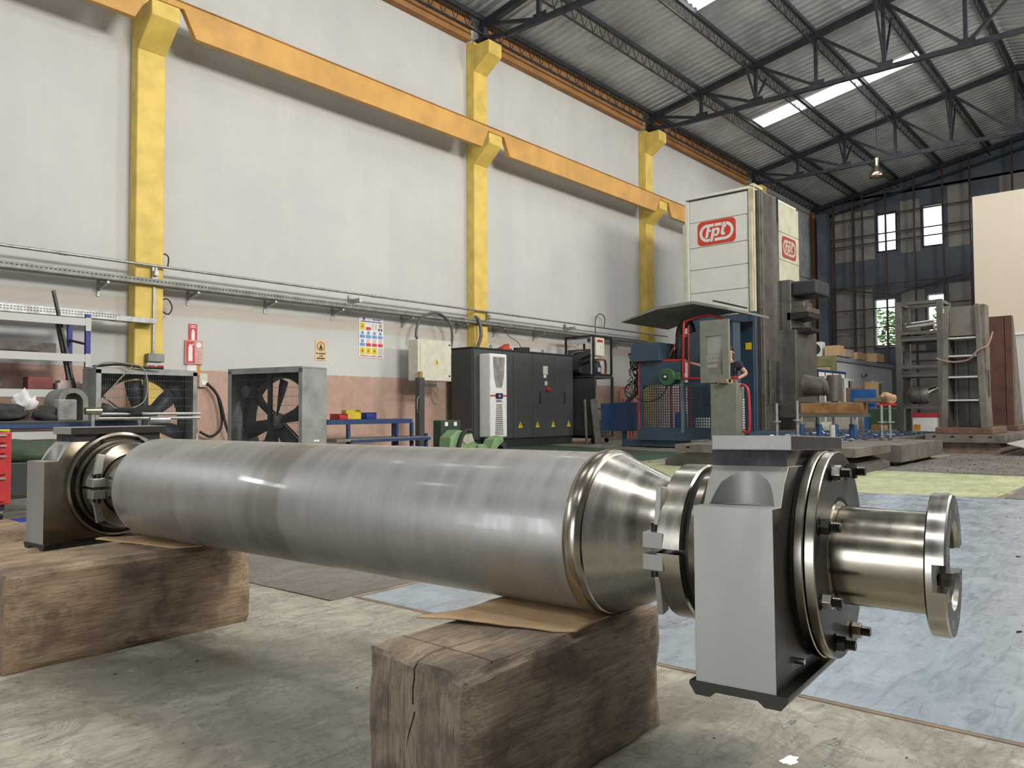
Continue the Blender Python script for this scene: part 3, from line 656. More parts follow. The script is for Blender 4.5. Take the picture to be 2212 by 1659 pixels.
crack3 = B().prism([(1.147, 1.02), (1.153, 1.10), (1.150, 1.36), (1.1535, 1.36), (1.1565, 1.10), (1.150, 1.02)], 'z', 0.312, 0.40)
timber('timber_block', 'weathered grey-brown timber with a split end, under the right end of the roller', 1.06, 1.796, 1.036, 1.346, 0.3185, WOODN, 3.0, nick, (crack, crack2, crack3))
timber('timber_block', 'brown timber block with a dark stain, under the left end of the roller', 0.785, 1.637, 2.785, 3.125, 0.3185, WOODF, 11.0)
CARD = mat('cardboard', (0.60, 0.40, 0.22), 0.8, var=0.08, scale=9, bmp=0.1)
def card(name, label, pts, seed, x0, lift):
    b = bmesh.new(); vs = [b.verts.new((x, y, 0)) for x, y in pts]; f = b.faces.new(vs)
    bmesh.ops.triangulate(b, faces=[f]); bmesh.ops.subdivide_edges(b, edges=b.edges[:], cuts=5, use_grid_fill=True)
    for v in b.verts:
        z = 0.3212 + lift(v.co.x, v.co.y) + 0.0016 * mnoise.noise(v.co * 14 + Vector((seed, 0, 0)))
        v.co.z = max(z, 0.3208); v.co.x += 0.006 * mnoise.noise(v.co * 30); v.co.y += 0.006 * mnoise.noise(v.co * 33 + Vector((4, 4, 4)))
    me = bpy.data.meshes.new(name); b.to_mesh(me); b.free(); me.materials.append(CARD)
    me.polygons.foreach_set('use_smooth', [True] * len(me.polygons))
    o = bpy.data.objects.new(name, me); COL.objects.link(o); s = o.modifiers.new('thick', 'SOLIDIFY'); s.thickness = 0.0035; s.offset = 0.0
    return tag(o, label, 'cardboard')
card('cardboard_sheet', 'torn tan cardboard sheet between the roller and the split timber', [(1.235, 1.375), (1.30, 1.30), (1.385, 1.08), (1.42, 1.045), (1.50, 1.055), (1.70, 1.06), (1.72, 1.33), (1.55, 1.385), (1.44, 1.375)], 2.0, 0, lambda x, y: 0.012 * max(0, (1.40 - x) / 0.15))
card('cardboard_sheet', 'torn tan cardboard sheet between the roller and the stained timber', [(1.21, 3.20), (1.29, 2.99), (1.34, 2.80), (1.42, 2.775), (1.56, 2.80), (1.58, 3.05), (1.40, 3.19), (1.27, 3.26)], 5.0, 0, lambda x, y: 0.010 * max(0, (1.30 - x) / 0.1))

# small glossy puddles of coolant on the concrete
OILP = mat('coolant_film', (0.10, 0.085, 0.055), 0.08, 0.0, var=0.2, scale=20, spec=0.9)
OILP.node_tree.nodes['Principled BSDF'].inputs['Coat Weight'].default_value = 1.0
def puddle(lb, x, y, rx, ry, seed):
    b = bmesh.new(); n = 40; vs = []
    for i in range(n):
        a = 2 * PI * i / n; k = 1 + 0.45 * mnoise.noise(Vector((math.cos(a) * 1.6 + seed, math.sin(a) * 1.6, 0))) + 0.25 * mnoise.noise(Vector((math.cos(a) * 5 + seed, math.sin(a) * 5, 3)))
        vs.append((x + rx * k * math.cos(a), y + ry * k * math.sin(a)))
    tag(B().prism(vs, 'z', 0.0, 0.0009).ob('coolant_puddle', OILP), lb, 'puddle', 'coolant puddles on the concrete')
puddle('largest coolant puddle at the bottom edge of the picture', 1.80, 0.71, 0.028, 0.016, 1.0)
puddle('small coolant puddle nearest the blue floor', 1.97, 0.665, 0.022, 0.014, 4.0)
puddle('coolant puddle below the bearing housing', 2.01, 0.79, 0.03, 0.010, 7.0)
# ------------------------------------------------------------------ services along the long wall
GALV = mat('galvanised_steel', (0.42, 0.43, 0.42), 0.42, 0.7, var=0.15, scale=10)
GALVD = mat('dirty_galvanised', (0.26, 0.26, 0.235), 0.55, 0.4, var=0.2, scale=5, bmp=0.1)
FANZ = mat('zinc_fan_sheet', (0.34, 0.355, 0.34), 0.5, 0.35, var=0.14, scale=3, bmp=0.1)
CABG = mat('charcoal_cabinet_paint', (0.060, 0.066, 0.064), 0.45, 0.0, var=0.06, scale=2, bmp=0.05)
CABD = mat('dark_plinth_paint', (0.028, 0.03, 0.03), 0.5, var=0.08)
OFFW = mat('off_white_enamel', (0.66, 0.63, 0.52), 0.45, var=0.06, scale=7)
WHITE = mat('white_enamel', (0.78, 0.78, 0.77), 0.35, var=0.03)
RED = mat('red_enamel', (0.50, 0.035, 0.035), 0.4, var=0.1)
BLUE = mat('blue_enamel', (0.028, 0.06, 0.155), 0.45, var=0.12)
VIOL = mat('violet_blue_upright', (0.03, 0.035, 0.24), 0.45, var=0.1)
SIGNY = mat('warning_yellow', (0.75, 0.56, 0.02), 0.5, var=0.03)
PINKR = mat('sign_red', (0.62, 0.045, 0.05), 0.5, var=0.04)
SIGNB = mat('sign_blue', (0.16, 0.33, 0.62), 0.5, var=0.04)
SIGNO = mat('sign_beige', (0.72, 0.53, 0.30), 0.55, var=0.04)
SIGNW = mat('sign_white', (0.80, 0.79, 0.77), 0.5, var=0.03)
CLEAR = GLASS
YW = 12.3
pp = thing('compressed_air_pipe', 'thin bright steel pipe running high along the wall', 'pipe', (10, 11.98, 3.10))
B().cyl((-13, 0, 0), (11.2, 0, 0), 0.022, n=12).ob('pipe', GALV, pp, smooth=40)
for x in (4.0, 9.6, 14.0): B().cyl((x - 10, 0, 0), (x - 9.9, 0, 0), 0.028, n=12).ob('coupling', GALV, pp, smooth=40)
for x in (5.35, 9.3, 13.0, 16.3):
    h = thing('pipe_bracket', 'galvanised channel bracket holding the pipe %s' % {5.35: 'on the first yellow column', 9.3: 'above the safety poster', 13.0: 'on the second yellow column', 16.3: 'left of the open chiller rack'}[x], 'bracket', (x, 12.0 if x in (5.35, 13.0) else 12.28, 2.97), 0, 'pipe brackets')
    dy = 0.05 if x in (5.35, 13.0) else 0
    B().bx(-0.04, 0.04, -0.02, 0.0, -0.14, 0.14).ob('back_plate', GALV, h)
    B().bx(-0.03, 0.03, (-0.08 if dy else -0.34), -0.02, -0.03, 0.05).ob('arm', GALV, h)
    B().cyl((0, (-0.02 if dy else -0.30), 0.05), (0, (-0.02 if dy else -0.30), 0.13), 0.01, n=8).ob('stud', GALV, h)
# cable tray: ladder-perforated channel
tr = thing('cable_tray', 'long perforated grey cable tray below the bright pipe', 'cable tray', (10, 11.95, 2.84))
B().bx(-13, 9.9, -0.01, 0.0, -0.04, 0.05).bx(-13, 9.9, 0.20, 0.21, -0.04, 0.05).bx(-13, 9.9, 0.0, 0.20, -0.045, -0.04).ob('channel', GALVD, tr)
sl = B()
for i in range(300): sl.bx(-8.0 + i * 0.06, -7.965 + i * 0.06, -0.0115, -0.0095, 0.005, 0.022)
so = sl.ob('slots', BLACK, tr); so['kind'] = 'stuff'
cb = B()
for k in range(5): cb.tube(smooth_path([(-13 + i * 2.3, 0.03 + 0.035 * k + 0.012 * math.sin(i * 1.7 + k), 0.0 + 0.02 * math.sin(i + k)) for i in range(11)], 3), 0.014, 6)
co_ = cb.ob('cables', BLACK, tr); co_['kind'] = 'stuff'
for x, lb in ((4.64, 'left of the first yellow column'), (6.03, 'right of the first yellow column'), (7.44, 'above the second fan'), (8.88, 'above the beige sign'), (10.64, 'right of the safety poster'), (12.25, 'beside the second yellow column'), (13.5, 'above the left end of the grey cabinets'), (15.0, 'above the middle of the grey cabinets'), (16.9, 'behind the open chiller rack'), (18.6, 'right of the open chiller rack')):
    h = thing('tray_bracket', 'grey cantilever tray bracket ' + lb, 'bracket', (x, 12.3, 2.74), 0, 'cable tray brackets')
    B().bx(-0.02, 0.02, -0.02, 0.0, -0.16, 0.08).ob('back_plate', GALV, h)
    B().prism([(-0.02, 0.03), (-0.38, 0.03), (-0.38, 0.0), (-0.02, -0.075)], 'x', -0.018, 0.018).ob('arm', GALV, h)
# second, lower tray over the shelf
t2 = thing('cable_tray', 'short pale perforated tray above the shelving, ending on the first column', 'cable tray', (4.0, 11.85, 2.24))
B().bx(-4, 0.75, -0.01, 0.18, -0.05, 0.06).ob('channel', GALV, t2)
for r_ in range(2):
    s_ = B()
    for i in range(60): s_.bx(-1.6 + i * 0.04, -1.578 + i * 0.04, -0.012, -0.009, -0.015 + r_ * 0.035, -0.004 + r_ * 0.035)
    q = s_.ob('slots', BLACK, t2); q['kind'] = 'stuff'
B().bx(0.72, 1.32, -0.02, 0.18, -0.055, 0.02).ob('end_rail', GALV, t2)
# conduit and socket box on the first column
cd = thing('power_socket_box', 'grey socket box with two red outlets on the first column', 'socket', (5.36, 12.04, 1.62))
B().bx(-0.02, 0.02, -0.03, 0.0, 0.0, 1.15).ob('conduit', GALV, cd)
B().bx(-0.13, 0.13, -0.12, 0.0, -0.02, 0.11).ob('cover', GALVD, cd, bevel=0.015)
B().bx(-0.13, 0.13, -0.10, 0.0, -0.2, -0.03).ob('box', LGREY, cd, bevel=0.01)
for x in (-0.065, 0.065): B().bx(x - 0.05, x + 0.05, -0.125, -0.10, -0.17, -0.07).ob('outlet', RED, cd, bevel=0.01)
def hose(name, lb, pts, r, m, cat='cable', k=6, n=8): return tag(B().tube(smooth_path(pts, k), r, n).ob(name, m, smooth=60), lb, cat)
hose('air_hose', 'thin black hose looping off the pipe beside the first column', [(5.62, 12.14, 3.13), (5.62, 12.12, 3.3), (5.52, 12.12, 3.32), (5.47, 12.12, 3.1), (5.47, 12.1, 2.6), (5.50, 12.1, 2.45), (5.62, 12.1, 2.38), (5.68, 12.1, 2.5), (5.6, 12.1, 2.62), (5.49, 12.1, 2.55), (5.48, 12.12, 2.3), (5.49, 12.14, 1.9)], 0.011, RUBBER)
hose('air_hose', 'thin black drop hose above the chiller rack', [(17.95, 12.14, 3.13), (17.95, 12.12, 3.42), (17.7, 12.12, 3.5), (17.5, 12.12, 3.3), (17.5, 12.12, 2.8)], 0.012, RUBBER)
hose('thick_cable', 'thick grey cable coiled in a big loop above the wall box', [(11.4, 11.95, 1.95), (11.75, 11.95, 2.2), (11.72, 11.93, 2.7), (11.3, 11.93, 2.92), (10.85, 11.93, 2.75), (10.72, 11.93, 2.4), (10.85, 11.9, 2.2)], 0.028, mat('grey_cable', (0.10, 0.105, 0.11), 0.5))
hose('thick_cable', 'thick grey cable dropping from the tray behind the cabinets', [(12.5, 11.93, 2.95), (12.6, 11.9, 2.85), (12.6, 11.85, 2.5), (12.4, 11.8, 2.2), (12.2, 11.8, 2.05)], 0.04, MATS['grey_cable'])
hose('thin_cable', 'thin cable hanging from the tray onto the cabinet roof', [(13.55, 12.0, 2.82), (13.65, 11.95, 2.6), (13.95, 11.9, 2.45), (14.0, 11.8, 2.2)], 0.008, RUBBER)

# ------------------------------------------------------------------ signs on the wall (faces look to -y)
MS = lambda x, y, z: Matrix.Translation((x, y, z)) @ Matrix.Rotation(PI / 2, 4, 'X')
def disc(b, x, y, z, r0, r1, n=28):
    b.lathe([(0, r0), (0, r1), (0.002, r1), (0.002, r0)], (x, y, z), n, 'y'); return b
sg = thing('fire_assembly_sign', 'small beige sign with a flame in a red-brown ring and dark lettering', 'sign', (8.63, YW - 0.012, 1.985))
B().bx(-0.125, 0.125, 0.0, 0.01, -0.19, 0.19).ob('plate', SIGNO, sg)
disc(B(), 0, -0.003, 0.075, 0.072, 0.088).ob('ring', mat('ring_brown', (0.33, 0.10, 0.03), 0.5), sg)
B().prism([(-0.03, 0.03), (0.03, 0.03), (0.034, 0.06), (0.016, 0.085), (0.004, 0.125), (-0.012, 0.09), (-0.03, 0.065)], 'y', -0.003, -0.001).bx(-0.035, 0.035, -0.003, -0.001, 0.014, 0.026).ob('flame', BLACK, sg)
def print_line(parent, m, w, h, x, z, seed):
    """a line of print too small to read in the photograph: letter-sized strokes"""
    r_ = random.Random(seed); b = B(); u = -w / 2
    while u < w / 2 - h * 0.3:
        k = h * r_.uniform(0.35, 0.7)
        if r_.random() > 0.12: b.bx(x + u, x + u + k * 0.75, -0.0035, -0.001, z - h / 2, z + h / 2 * r_.uniform(0.7, 1.0))
        u += k
    b.ob('print_line', m, parent)
DARKINK = mat('dark_ink', (0.06, 0.035, 0.02), 0.6)
for w_, z in ((0.21, -0.060), (0.09, -0.106), (0.18, -0.152)): print_line(sg, DARKINK, w_, 0.028, 0, z, int(w_ * 100))
po = thing('safety_poster', 'white safety poster with rows of coloured pictogram squares', 'poster', (9.84, YW - 0.012, 2.31))
B().bx(-0.31, 0.31, 0.0, 0.01, -0.41, 0.41).ob('sheet', SIGNW, po)
disc(B(), -0.19, -0.003, 0.365, 0.0, 0.03).ob('emblem', mat('emblem_violet', (0.14, 0.10, 0.30), 0.5), po)
print_line(po, mat('emblem_violet', (0.14, 0.10, 0.30), 0.5), 0.2, 0.022, 0.13, 0.365, 3)
print_line(po, mat('emblem_violet', (0.14, 0.10, 0.30), 0.5), 0.54, 0.022, 0.0, 0.318, 4)
print_line(po, PINKR, 0.56, 0.02, 0.0, -0.375, 5)
cells = [['y', 'r', 'w', 'f'], ['b', 'b', 'b', 'b'], ['b', 'n', 'n', 'n'], ['y', 'y', 'y', 'g']]
for r_ in range(4):
    for c_ in range(4):
        x = -0.228 + c_ * 0.152; z = 0.215 - r_ * 0.163; k = cells[r_][c_]
        M_ = {'y': SIGNY, 'r': PINKR, 'b': SIGNB, 'n': PINKR, 'g': LGREY, 'w': LGREY, 'f': BLACK}[k]
        b_ = B()
        if k in 'yg': b_.bx(x - 0.062, x + 0.062, -0.003, -0.001, z - 0.07, z + 0.07)
        elif k == 'w': b_.bx(x - 0.06, x - 0.02, -0.003, -0.001, z - 0.06, z + 0.06).bx(x + 0.02, x + 0.06, -0.003, -0.001, z - 0.06, z + 0.06)
        elif k == 'f': b_.bx(x - 0.05, x - 0.015, -0.003, -0.001, z - 0.075, z - 0.02).bx(x + 0.015, x + 0.05, -0.003, -0.001, z - 0.075, z - 0.02)
        else: b_.bx(x - 0.062, x + 0.062, -0.003, -0.001, z - 0.07, z - 0.008)
        b_.ob('pictogram', M_, po)
        if k in 'bn': disc(B(), x, -0.003, z + 0.035, 0.0 if k == 'b' else 0.026, 0.036, 20).ob('pictogram', SIGNB if k == 'b' else PINKR, po)
        if k == 'y': B().prism([(x - 0.035, z - 0.02), (x + 0.035, z - 0.02), (x, z + 0.045)], 'y', -0.005, -0.003).ob('pictogram', mat('olive_ink', (0.28, 0.24, 0.03), 0.6), po)
        if k == 'f': disc(B(), x, -0.003, z + 0.03, 0.0, 0.045, 20).ob('pictogram', mat('sign_pink', (0.65, 0.35, 0.33), 0.5), po)
fs = thing('extinguisher_sign', 'red upright sign with a white extinguisher symbol', 'sign', (6.12, YW - 0.02, 2.13))
B().bx(-0.07, 0.07, 0, 0.012, -0.15, 0.15).ob('plate', PINKR, fs)
B().bx(-0.028, 0.028, -0.003, -0.001, -0.12, 0.03).prism([(-0.02, 0.03), (0.02, 0.03), (0.012, 0.06), (-0.012, 0.06)], 'y', -0.003, -0.001).ob('symbol', SIGNW, fs)
print_line(fs, SIGNW, 0.10, 0.018, 0.0, 0.122, 6); print_line(fs, SIGNW, 0.10, 0.018, 0.0, 0.095, 8)
f2 = thing('extinguisher_notice', 'framed red and pink notice about using the fire extinguisher', 'sign', (6.13, YW - 0.04, 1.81))
B().bx(-0.15, 0.15, 0, 0.035, -0.20, 0.20).ob('frame', mat('sign_pink', (0.65, 0.35, 0.33), 0.5), f2, bevel=0.006)
B().bx(-0.135, 0.01, -0.004, -0.001, -0.18, 0.18).ob('red_panel', PINKR, f2)
B().bx(-0.10, -0.03, -0.007, -0.004, -0.15, 0.09).bx(-0.085, -0.05, -0.007, -0.004, 0.09, 0.13).prism([(-0.05, 0.11), (0.0, 0.15), (0.0, 0.135), (-0.05, 0.09)], 'y', -0.007, -0.004).ob('symbol', SIGNW, f2)
B().bx(0.025, 0.135, -0.004, -0.001, -0.17, 0.06).ob('text_panel', mat('sign_blush', (0.74, 0.55, 0.50), 0.5), f2)
disc(B(), 0.08, -0.004, 0.12, 0.0, 0.045, 20).ob('emblem', SIGNW, f2)
for i in range(7): B().bx(0.035, 0.125, -0.006, -0.004, -0.15 + i * 0.028, -0.142 + i * 0.028).ob('text_line', PINKR, f2)
f3 = thing('inspection_card', 'white inspection card with an orange edge below the extinguisher notice', 'card', (6.14, YW - 0.012, 1.53))
B().bx(-0.11, 0.05, 0, 0.01, -0.08, 0.08).ob('card', SIGNW, f3)
B().bx(0.052, 0.11, 0, 0.01, -0.12, 0.08).ob('edge', mat('orange_card', (0.65, 0.28, 0.03), 0.5), f3)
f4 = thing('switch_box', 'yellowed switch box on the wall beside the first fan', 'switch', (6.28, YW - 0.08, 1.36))
B().bx(-0.07, 0.07, 0, 0.08, -0.12, 0.1).ob('box', OFFW, f4, bevel=0.012)
B().bx(-0.045, 0.045, -0.02, 0, -0.09, -0.02).ob('rocker', WHITE, f4, bevel=0.006)
hose('black_cable', 'two black cables hanging from the switch box beside the first fan', [(6.32, 12.2, 1.3), (6.5, 12.18, 1.1), (6.58, 12.18, 0.6), (6.4, 12.18, 0.42), (6.2, 12.18, 0.5)], 0.022, RUBBER)
hose('black_cable', 'black cable trailing down the wall to the floor right of the first fan', [(6.33, 12.2, 1.3), (6.52, 12.16, 1.05), (6.66, 12.12, 0.5), (6.9, 12.05, 0.05), (7.2, 11.9, 0.03)], 0.024, RUBBER)
f5 = thing('fire_extinguisher', 'slim fire extinguisher with a white label beside the first fan', 'extinguisher', (6.05, 12.12, 0.0))
B().lathe([(0.0, 0.0), (0.0, 0.07), (0.55, 0.075), (0.64, 0.05), (0.68, 0.025), (0.72, 0.025), (0.72, 0.0)], (0, 0, 0), 20, 'z').ob('cylinder', RED, f5, smooth=40)
B().lathe([(0.2, 0.0765), (0.48, 0.0765)], (0, 0, 0), 20, 'z').ob('label_band', SIGNW, f5, smooth=40)
B().bx(-0.09, 0.02, -0.015, 0.015, 0.72, 0.76).ob('handle', BLACK, f5)
# ------------------------------------------------------------------ large exhaust fans
def fan(name, label, loc, rz, phase, motor):
    t = thing(name, label, 'exhaust fan', loc, rz, 'large exhaust fans')     # local: face looks to -y, width along x
    w, h, d = 1.34, 1.38, 0.45
    B().bx(-w / 2, -w / 2 + 0.025, 0, d, 0.02, h).ob('side_panel', FANZ, t, bevel=0.006)
    B().bx(w / 2 - 0.025, w / 2, 0, d, 0.02, h).ob('side_panel', FANZ, t, bevel=0.006)
    B().bx(-w / 2, w / 2, 0, d, h, h + 0.025).ob('top_panel', FANZ, t, bevel=0.006)
    B().bx(-w / 2, w / 2, 0, d, 0.0, 0.025).ob('bottom_panel', FANZ, t, bevel=0.006)
    # front rim
    B().bx(-w / 2, -w / 2 + 0.06, -0.012, 0, 0.02, h).bx(w / 2 - 0.06, w / 2, -0.012, 0, 0.02, h).bx(-w / 2, w / 2, -0.012, 0, h - 0.05, h + 0.025).bx(-w / 2, w / 2, -0.012, 0, 0, 0.06).ob('front_rim', FANZ, t)
    # venturi ring plate
    pl = B(); n = 64; R = 0.60; cz = h / 2
    for i in range(n):
        a, c = 2 * PI * i / n, 2 * PI * (i + 1) / n
        def sq(t_):
            k = 1 / max(abs(math.cos(t_)), abs(math.sin(t_))); return (0.645 * k * math.cos(t_), cz + 0.665 * k * math.sin(t_))
        p = [(R * math.cos(a), cz + R * math.sin(a)), sq(a), sq(c), (R * math.cos(c), cz + R * math.sin(c))]
        pl.add([(x, 0.30, z) for x, z in p], [(0, 1, 2, 3)])
    pl.ob('venturi_plate', mat('dark_fan_plate', (0.035, 0.037, 0.037), 0.5, 0.3, var=0.2), t)
    B().lathe([(0.30, R), (0.24, R + 0.015), (0.26, R - 0.004), (0.42, R - 0.006)], (0, 0, cz), 64, 'y').ob('venturi_ring', DARKST, t, smooth=40)
    # blades
    for k in range(6):
        a = phase + k * PI / 3; c, s = math.cos(a), math.sin(a); vs = []
        for r_, wd, tw in ((0.10, 0.085, 0.85), (0.25, 0.10, 0.7), (0.42, 0.115, 0.5), (0.575, 0.11, 0.38)):
            for sd in (-1, 1):
                u = sd * wd * math.cos(tw); yy = 0.20 + sd * wd * math.sin(tw) * 0.7
                vs.append((r_ * c - u * s, yy, cz + r_ * s + u * c))
        bb = B().add(vs, [(0, 1, 3, 2), (2, 3, 5, 4), (4, 5, 7, 6)]); o = bb.ob('blade', DARKST, t, smooth=60); q = o.modifiers.new('t', 'SOLIDIFY'); q.thickness = 0.006
    B().lathe([(0.13, 0.0), (0.13, 0.08), (0.17, 0.115), (0.26, 0.12), (0.26, 0.0)], (0, 0, cz), 28, 'y').ob('hub', GALVD, t, smooth=40)
    B().bx(-0.03, 0.03, 0.08, 0.12, 0.03, h).ob('hub_strut', DARKST, t)
    for sx in (-1, 1):
        B().bar((0, 0.34, cz), (sx * 0.55, 0.34, cz + 0.42), 0.018).ob('stay', DARKST, t)
        B().bar((0, 0.34, cz), (sx * 0.55, 0.34, cz - 0.42), 0.018).ob('stay', DARKST, t)
    # drive motor behind the grille, lower left / upper left
    mx, mz = motor
    B().cyl((mx, 0.06, mz), (mx, 0.24, mz), 0.075, n=20).ob('motor', mat('motor_paint', (0.10, 0.13, 0.125), 0.5, 0.2), t, smooth=40)
    B().cyl((mx, 0.25, mz), (mx, 0.28, mz), 0.05, n=20).ob('pulley', DARKST, t, smooth=40)
    if motor[1] > 0.9: B().cyl((0.05, 0.10, 0.33), (0.05, 0.13, 0.33), 0.045, n=16).ob('red_cap', RED, t, smooth=40)
    # wire guard: many fine wires, too fine to pick apart one by one
    g_ = B(); x = -w / 2 + 0.07
    while x < w / 2 - 0.06: g_.bx(x - 0.0014, x + 0.0014, -0.006, -0.003, 0.06, h - 0.04); x += 0.022
    z = 0.1
    while z < h - 0.05: g_.bx(-w / 2 + 0.05, w / 2 - 0.05, -0.003, 0.0, z - 0.002, z + 0.002); z += 0.115
    q = g_.ob('wire_guard', mat('guard_wire', (0.12, 0.12, 0.12), 0.5, 0.5), t); q['kind'] = 'stuff'
    return t
# left fan: from (3.93,10.47) to (5.10,10.08)
f1 = fan('exhaust_fan', 'dirty zinc exhaust fan with stopped blades, left one before the yellow column', (4.61, 10.47, 0), 0.0, 0.75, (-0.44, 0.4))
f2_ = fan('exhaust_fan', 'pale zinc exhaust fan with a red cap in its grille, turned sideways by the wall', (5.52, 9.11, 0), math.atan2(-1.32, 0.30), 0.25, (-0.42, 1.10))
B().bx(0.672, 0.678, 0.20, 0.30, 0.43, 0.455).ob('data_plate', WHITE, f2_)
hose('grey_cable_loop', 'thin beige cord looped over the top of the left exhaust fan', [(3.92, 10.5, 1.40), (4.05, 10.4, 1.47), (4.3, 10.3, 1.45), (4.42, 10.22, 1.40), (4.46, 10.17, 1.2), (4.40, 10.16, 0.95), (4.15, 10.22, 0.86), (4.0, 10.3, 1.0), (4.12, 10.3, 1.2), (4.30, 10.25, 1.42)], 0.009, mat('beige_cord', (0.30, 0.27, 0.2), 0.6))
hose('power_lead', 'black cord with a plug lying on top of the left exhaust fan', [(3.95, 10.6, 1.42), (4.2, 10.45, 1.45), (4.5, 10.4, 1.42), (4.75, 10.35, 1.42)], 0.016, RUBBER)

# ------------------------------------------------------------------ low blue bench with part bins
bt = thing('low_blue_bench', 'low blue tubular steel bench with an empty lower shelf by the wall', 'bench', (8.85, 11.0, 0))
for (a, c) in (((-1.0, 0), (0.92, 0)), ((-1.0, 0.5), (0.92, 0.5)), ((-1.0, 0), (-1.0, 0.5)), ((0.92, 0), (0.92, 0.5))):
    B().bar((*a, 0.63), (*c, 0.63), 0.05, 0.07).ob('rail', BLUE, bt)
for a in ((-0.55, 0), (0.55, 0), (0.9, 0.5), (-0.95, 0.5), (0.92, 0)):
    B().bar((*a, 0), (*a, 0.62), 0.055).ob('leg', BLUE, bt)
B().bx(-1.0, 0.92, -0.02, 0.52, 0.665, 0.68).ob('top', BLUE, bt)
B().bx(-0.9, 1.25, -0.15, 0.5, 0.30, 0.345).ob('lower_shelf', GALVD, bt)
B().bar((-0.6, -0.15, 0.30), (1.25, -0.15, 0.30), 0.05).ob('shelf_rail', BLUE, bt)
B().bar((1.2, -0.1, 0), (1.2, -0.1, 0.4), 0.05).ob('leg', BLUE, bt)
def bin_(lb, x, m, w, h, rz):
    t = thing('parts_bin', lb, 'bin', (x, 11.2, 0.681), rz, 'plastic parts bins')
    B().bx(-w / 2, w / 2, -0.12, 0.12, 0, 0.01).bx(-w / 2, -w / 2 + 0.01, -0.12, 0.12, 0, h).bx(w / 2 - 0.01, w / 2, -0.12, 0.12, 0, h).bx(-w / 2, w / 2, 0.11, 0.12, 0, h).prism([(-0.12, 0), (-0.12, h * 0.55), (-0.07, h * 0.8), (-0.06, h * 0.8), (-0.11, 0)], 'x', -w / 2, w / 2).ob('tray', m, t)
    B().bx(-w / 2 + 0.02, w / 2 - 0.02, -0.09, 0.1, 0.012, h * 0.6).ob('contents', GALVD, t)
bin_('small red plastic parts bin on the blue bench', 8.25, RED, 0.2, 0.10, 0.1)
bin_('yellow plastic parts bin on the blue bench', 8.52, mat('yellow_plastic', (0.62, 0.48, 0.03), 0.45), 0.28, 0.17, -0.3)
bin_('blue plastic parts bin on the blue bench', 8.85, mat('blue_plastic', (0.025, 0.05, 0.25), 0.45), 0.30, 0.12, 0.25)

# ------------------------------------------------------------------ wall box on a post
bxp = thing('electrical_box_on_post', 'cream electrical enclosure with a yellow warning triangle on a dark post', 'electrical box', (10.45, 11.45, 0))
B().bx(0.0, 0.92, 0.12, 0.42, 1.44, 2.28).ob('enclosure', OFFW, bxp, bevel=0.02)
B().bx(0.06, 0.92, 0.10, 0.125, 1.44, 2.28).ob('door', OFFW, bxp, bevel=0.012)
B().prism([(0.44, 1.78), (0.56, 1.78), (0.50, 1.90)], 'y', 0.096, 0.1).ob('warning_triangle', SIGNY, bxp)
B().prism([(0.495, 1.80), (0.52, 1.80), (0.50, 1.835), (0.515, 1.835), (0.49, 1.875), (0.497, 1.842), (0.485, 1.842)], 'y', 0.093, 0.096).ob('lightning_mark', BLACK, bxp)
for z in (1.55, 2.2): B().cyl((0.86, 0.1, z), (0.86, 0.085, z), 0.018, n=12).ob('lock', BLACK, bxp, smooth=40)
B().bx(-0.02, 0.12, 0.05, 0.19, 0, 1.5).ob('post', CABG, bxp, bevel=0.01)
B().bx(0.12, 0.5, 0.1, 0.2, 1.32, 1.38).ob('arm', CABG, bxp)
B().cyl((0.04, 0.1, 1.5), (0.04, 0.1, 1.62), 0.045, n=14).ob('tap', mat('brass', (0.55, 0.38, 0.12), 0.35, 0.9), bxp, smooth=40)
B().tube(smooth_path([(0.04, 0.08, 1.60), (-0.06, 0.05, 1.60), (-0.14, 0.03, 1.53)], 5), 0.014, 8).ob('spout', GALVD, bxp, smooth=40)
B().tube(smooth_path([(0.52, 0.15, 1.44), (0.56, 0.1, 1.1), (0.45, 0.08, 0.95), (0.34, 0.08, 1.08), (0.42, 0.1, 1.22), (0.52, 0.1, 1.12), (0.46, 0.1, 0.98)], 5), 0.013, 6).ob('hanging_cord', mat('beige_cord', (0.3, 0.27, 0.2), 0.6), bxp, smooth=60)
B().tube(smooth_path([(-0.03, 0.05, 1.12), (-0.1, 0.03, 1.05), (-0.1, 0.03, 0.82), (-0.03, 0.05, 0.8)], 5), 0.012, 6).ob('hook', GALVD, bxp, smooth=60)

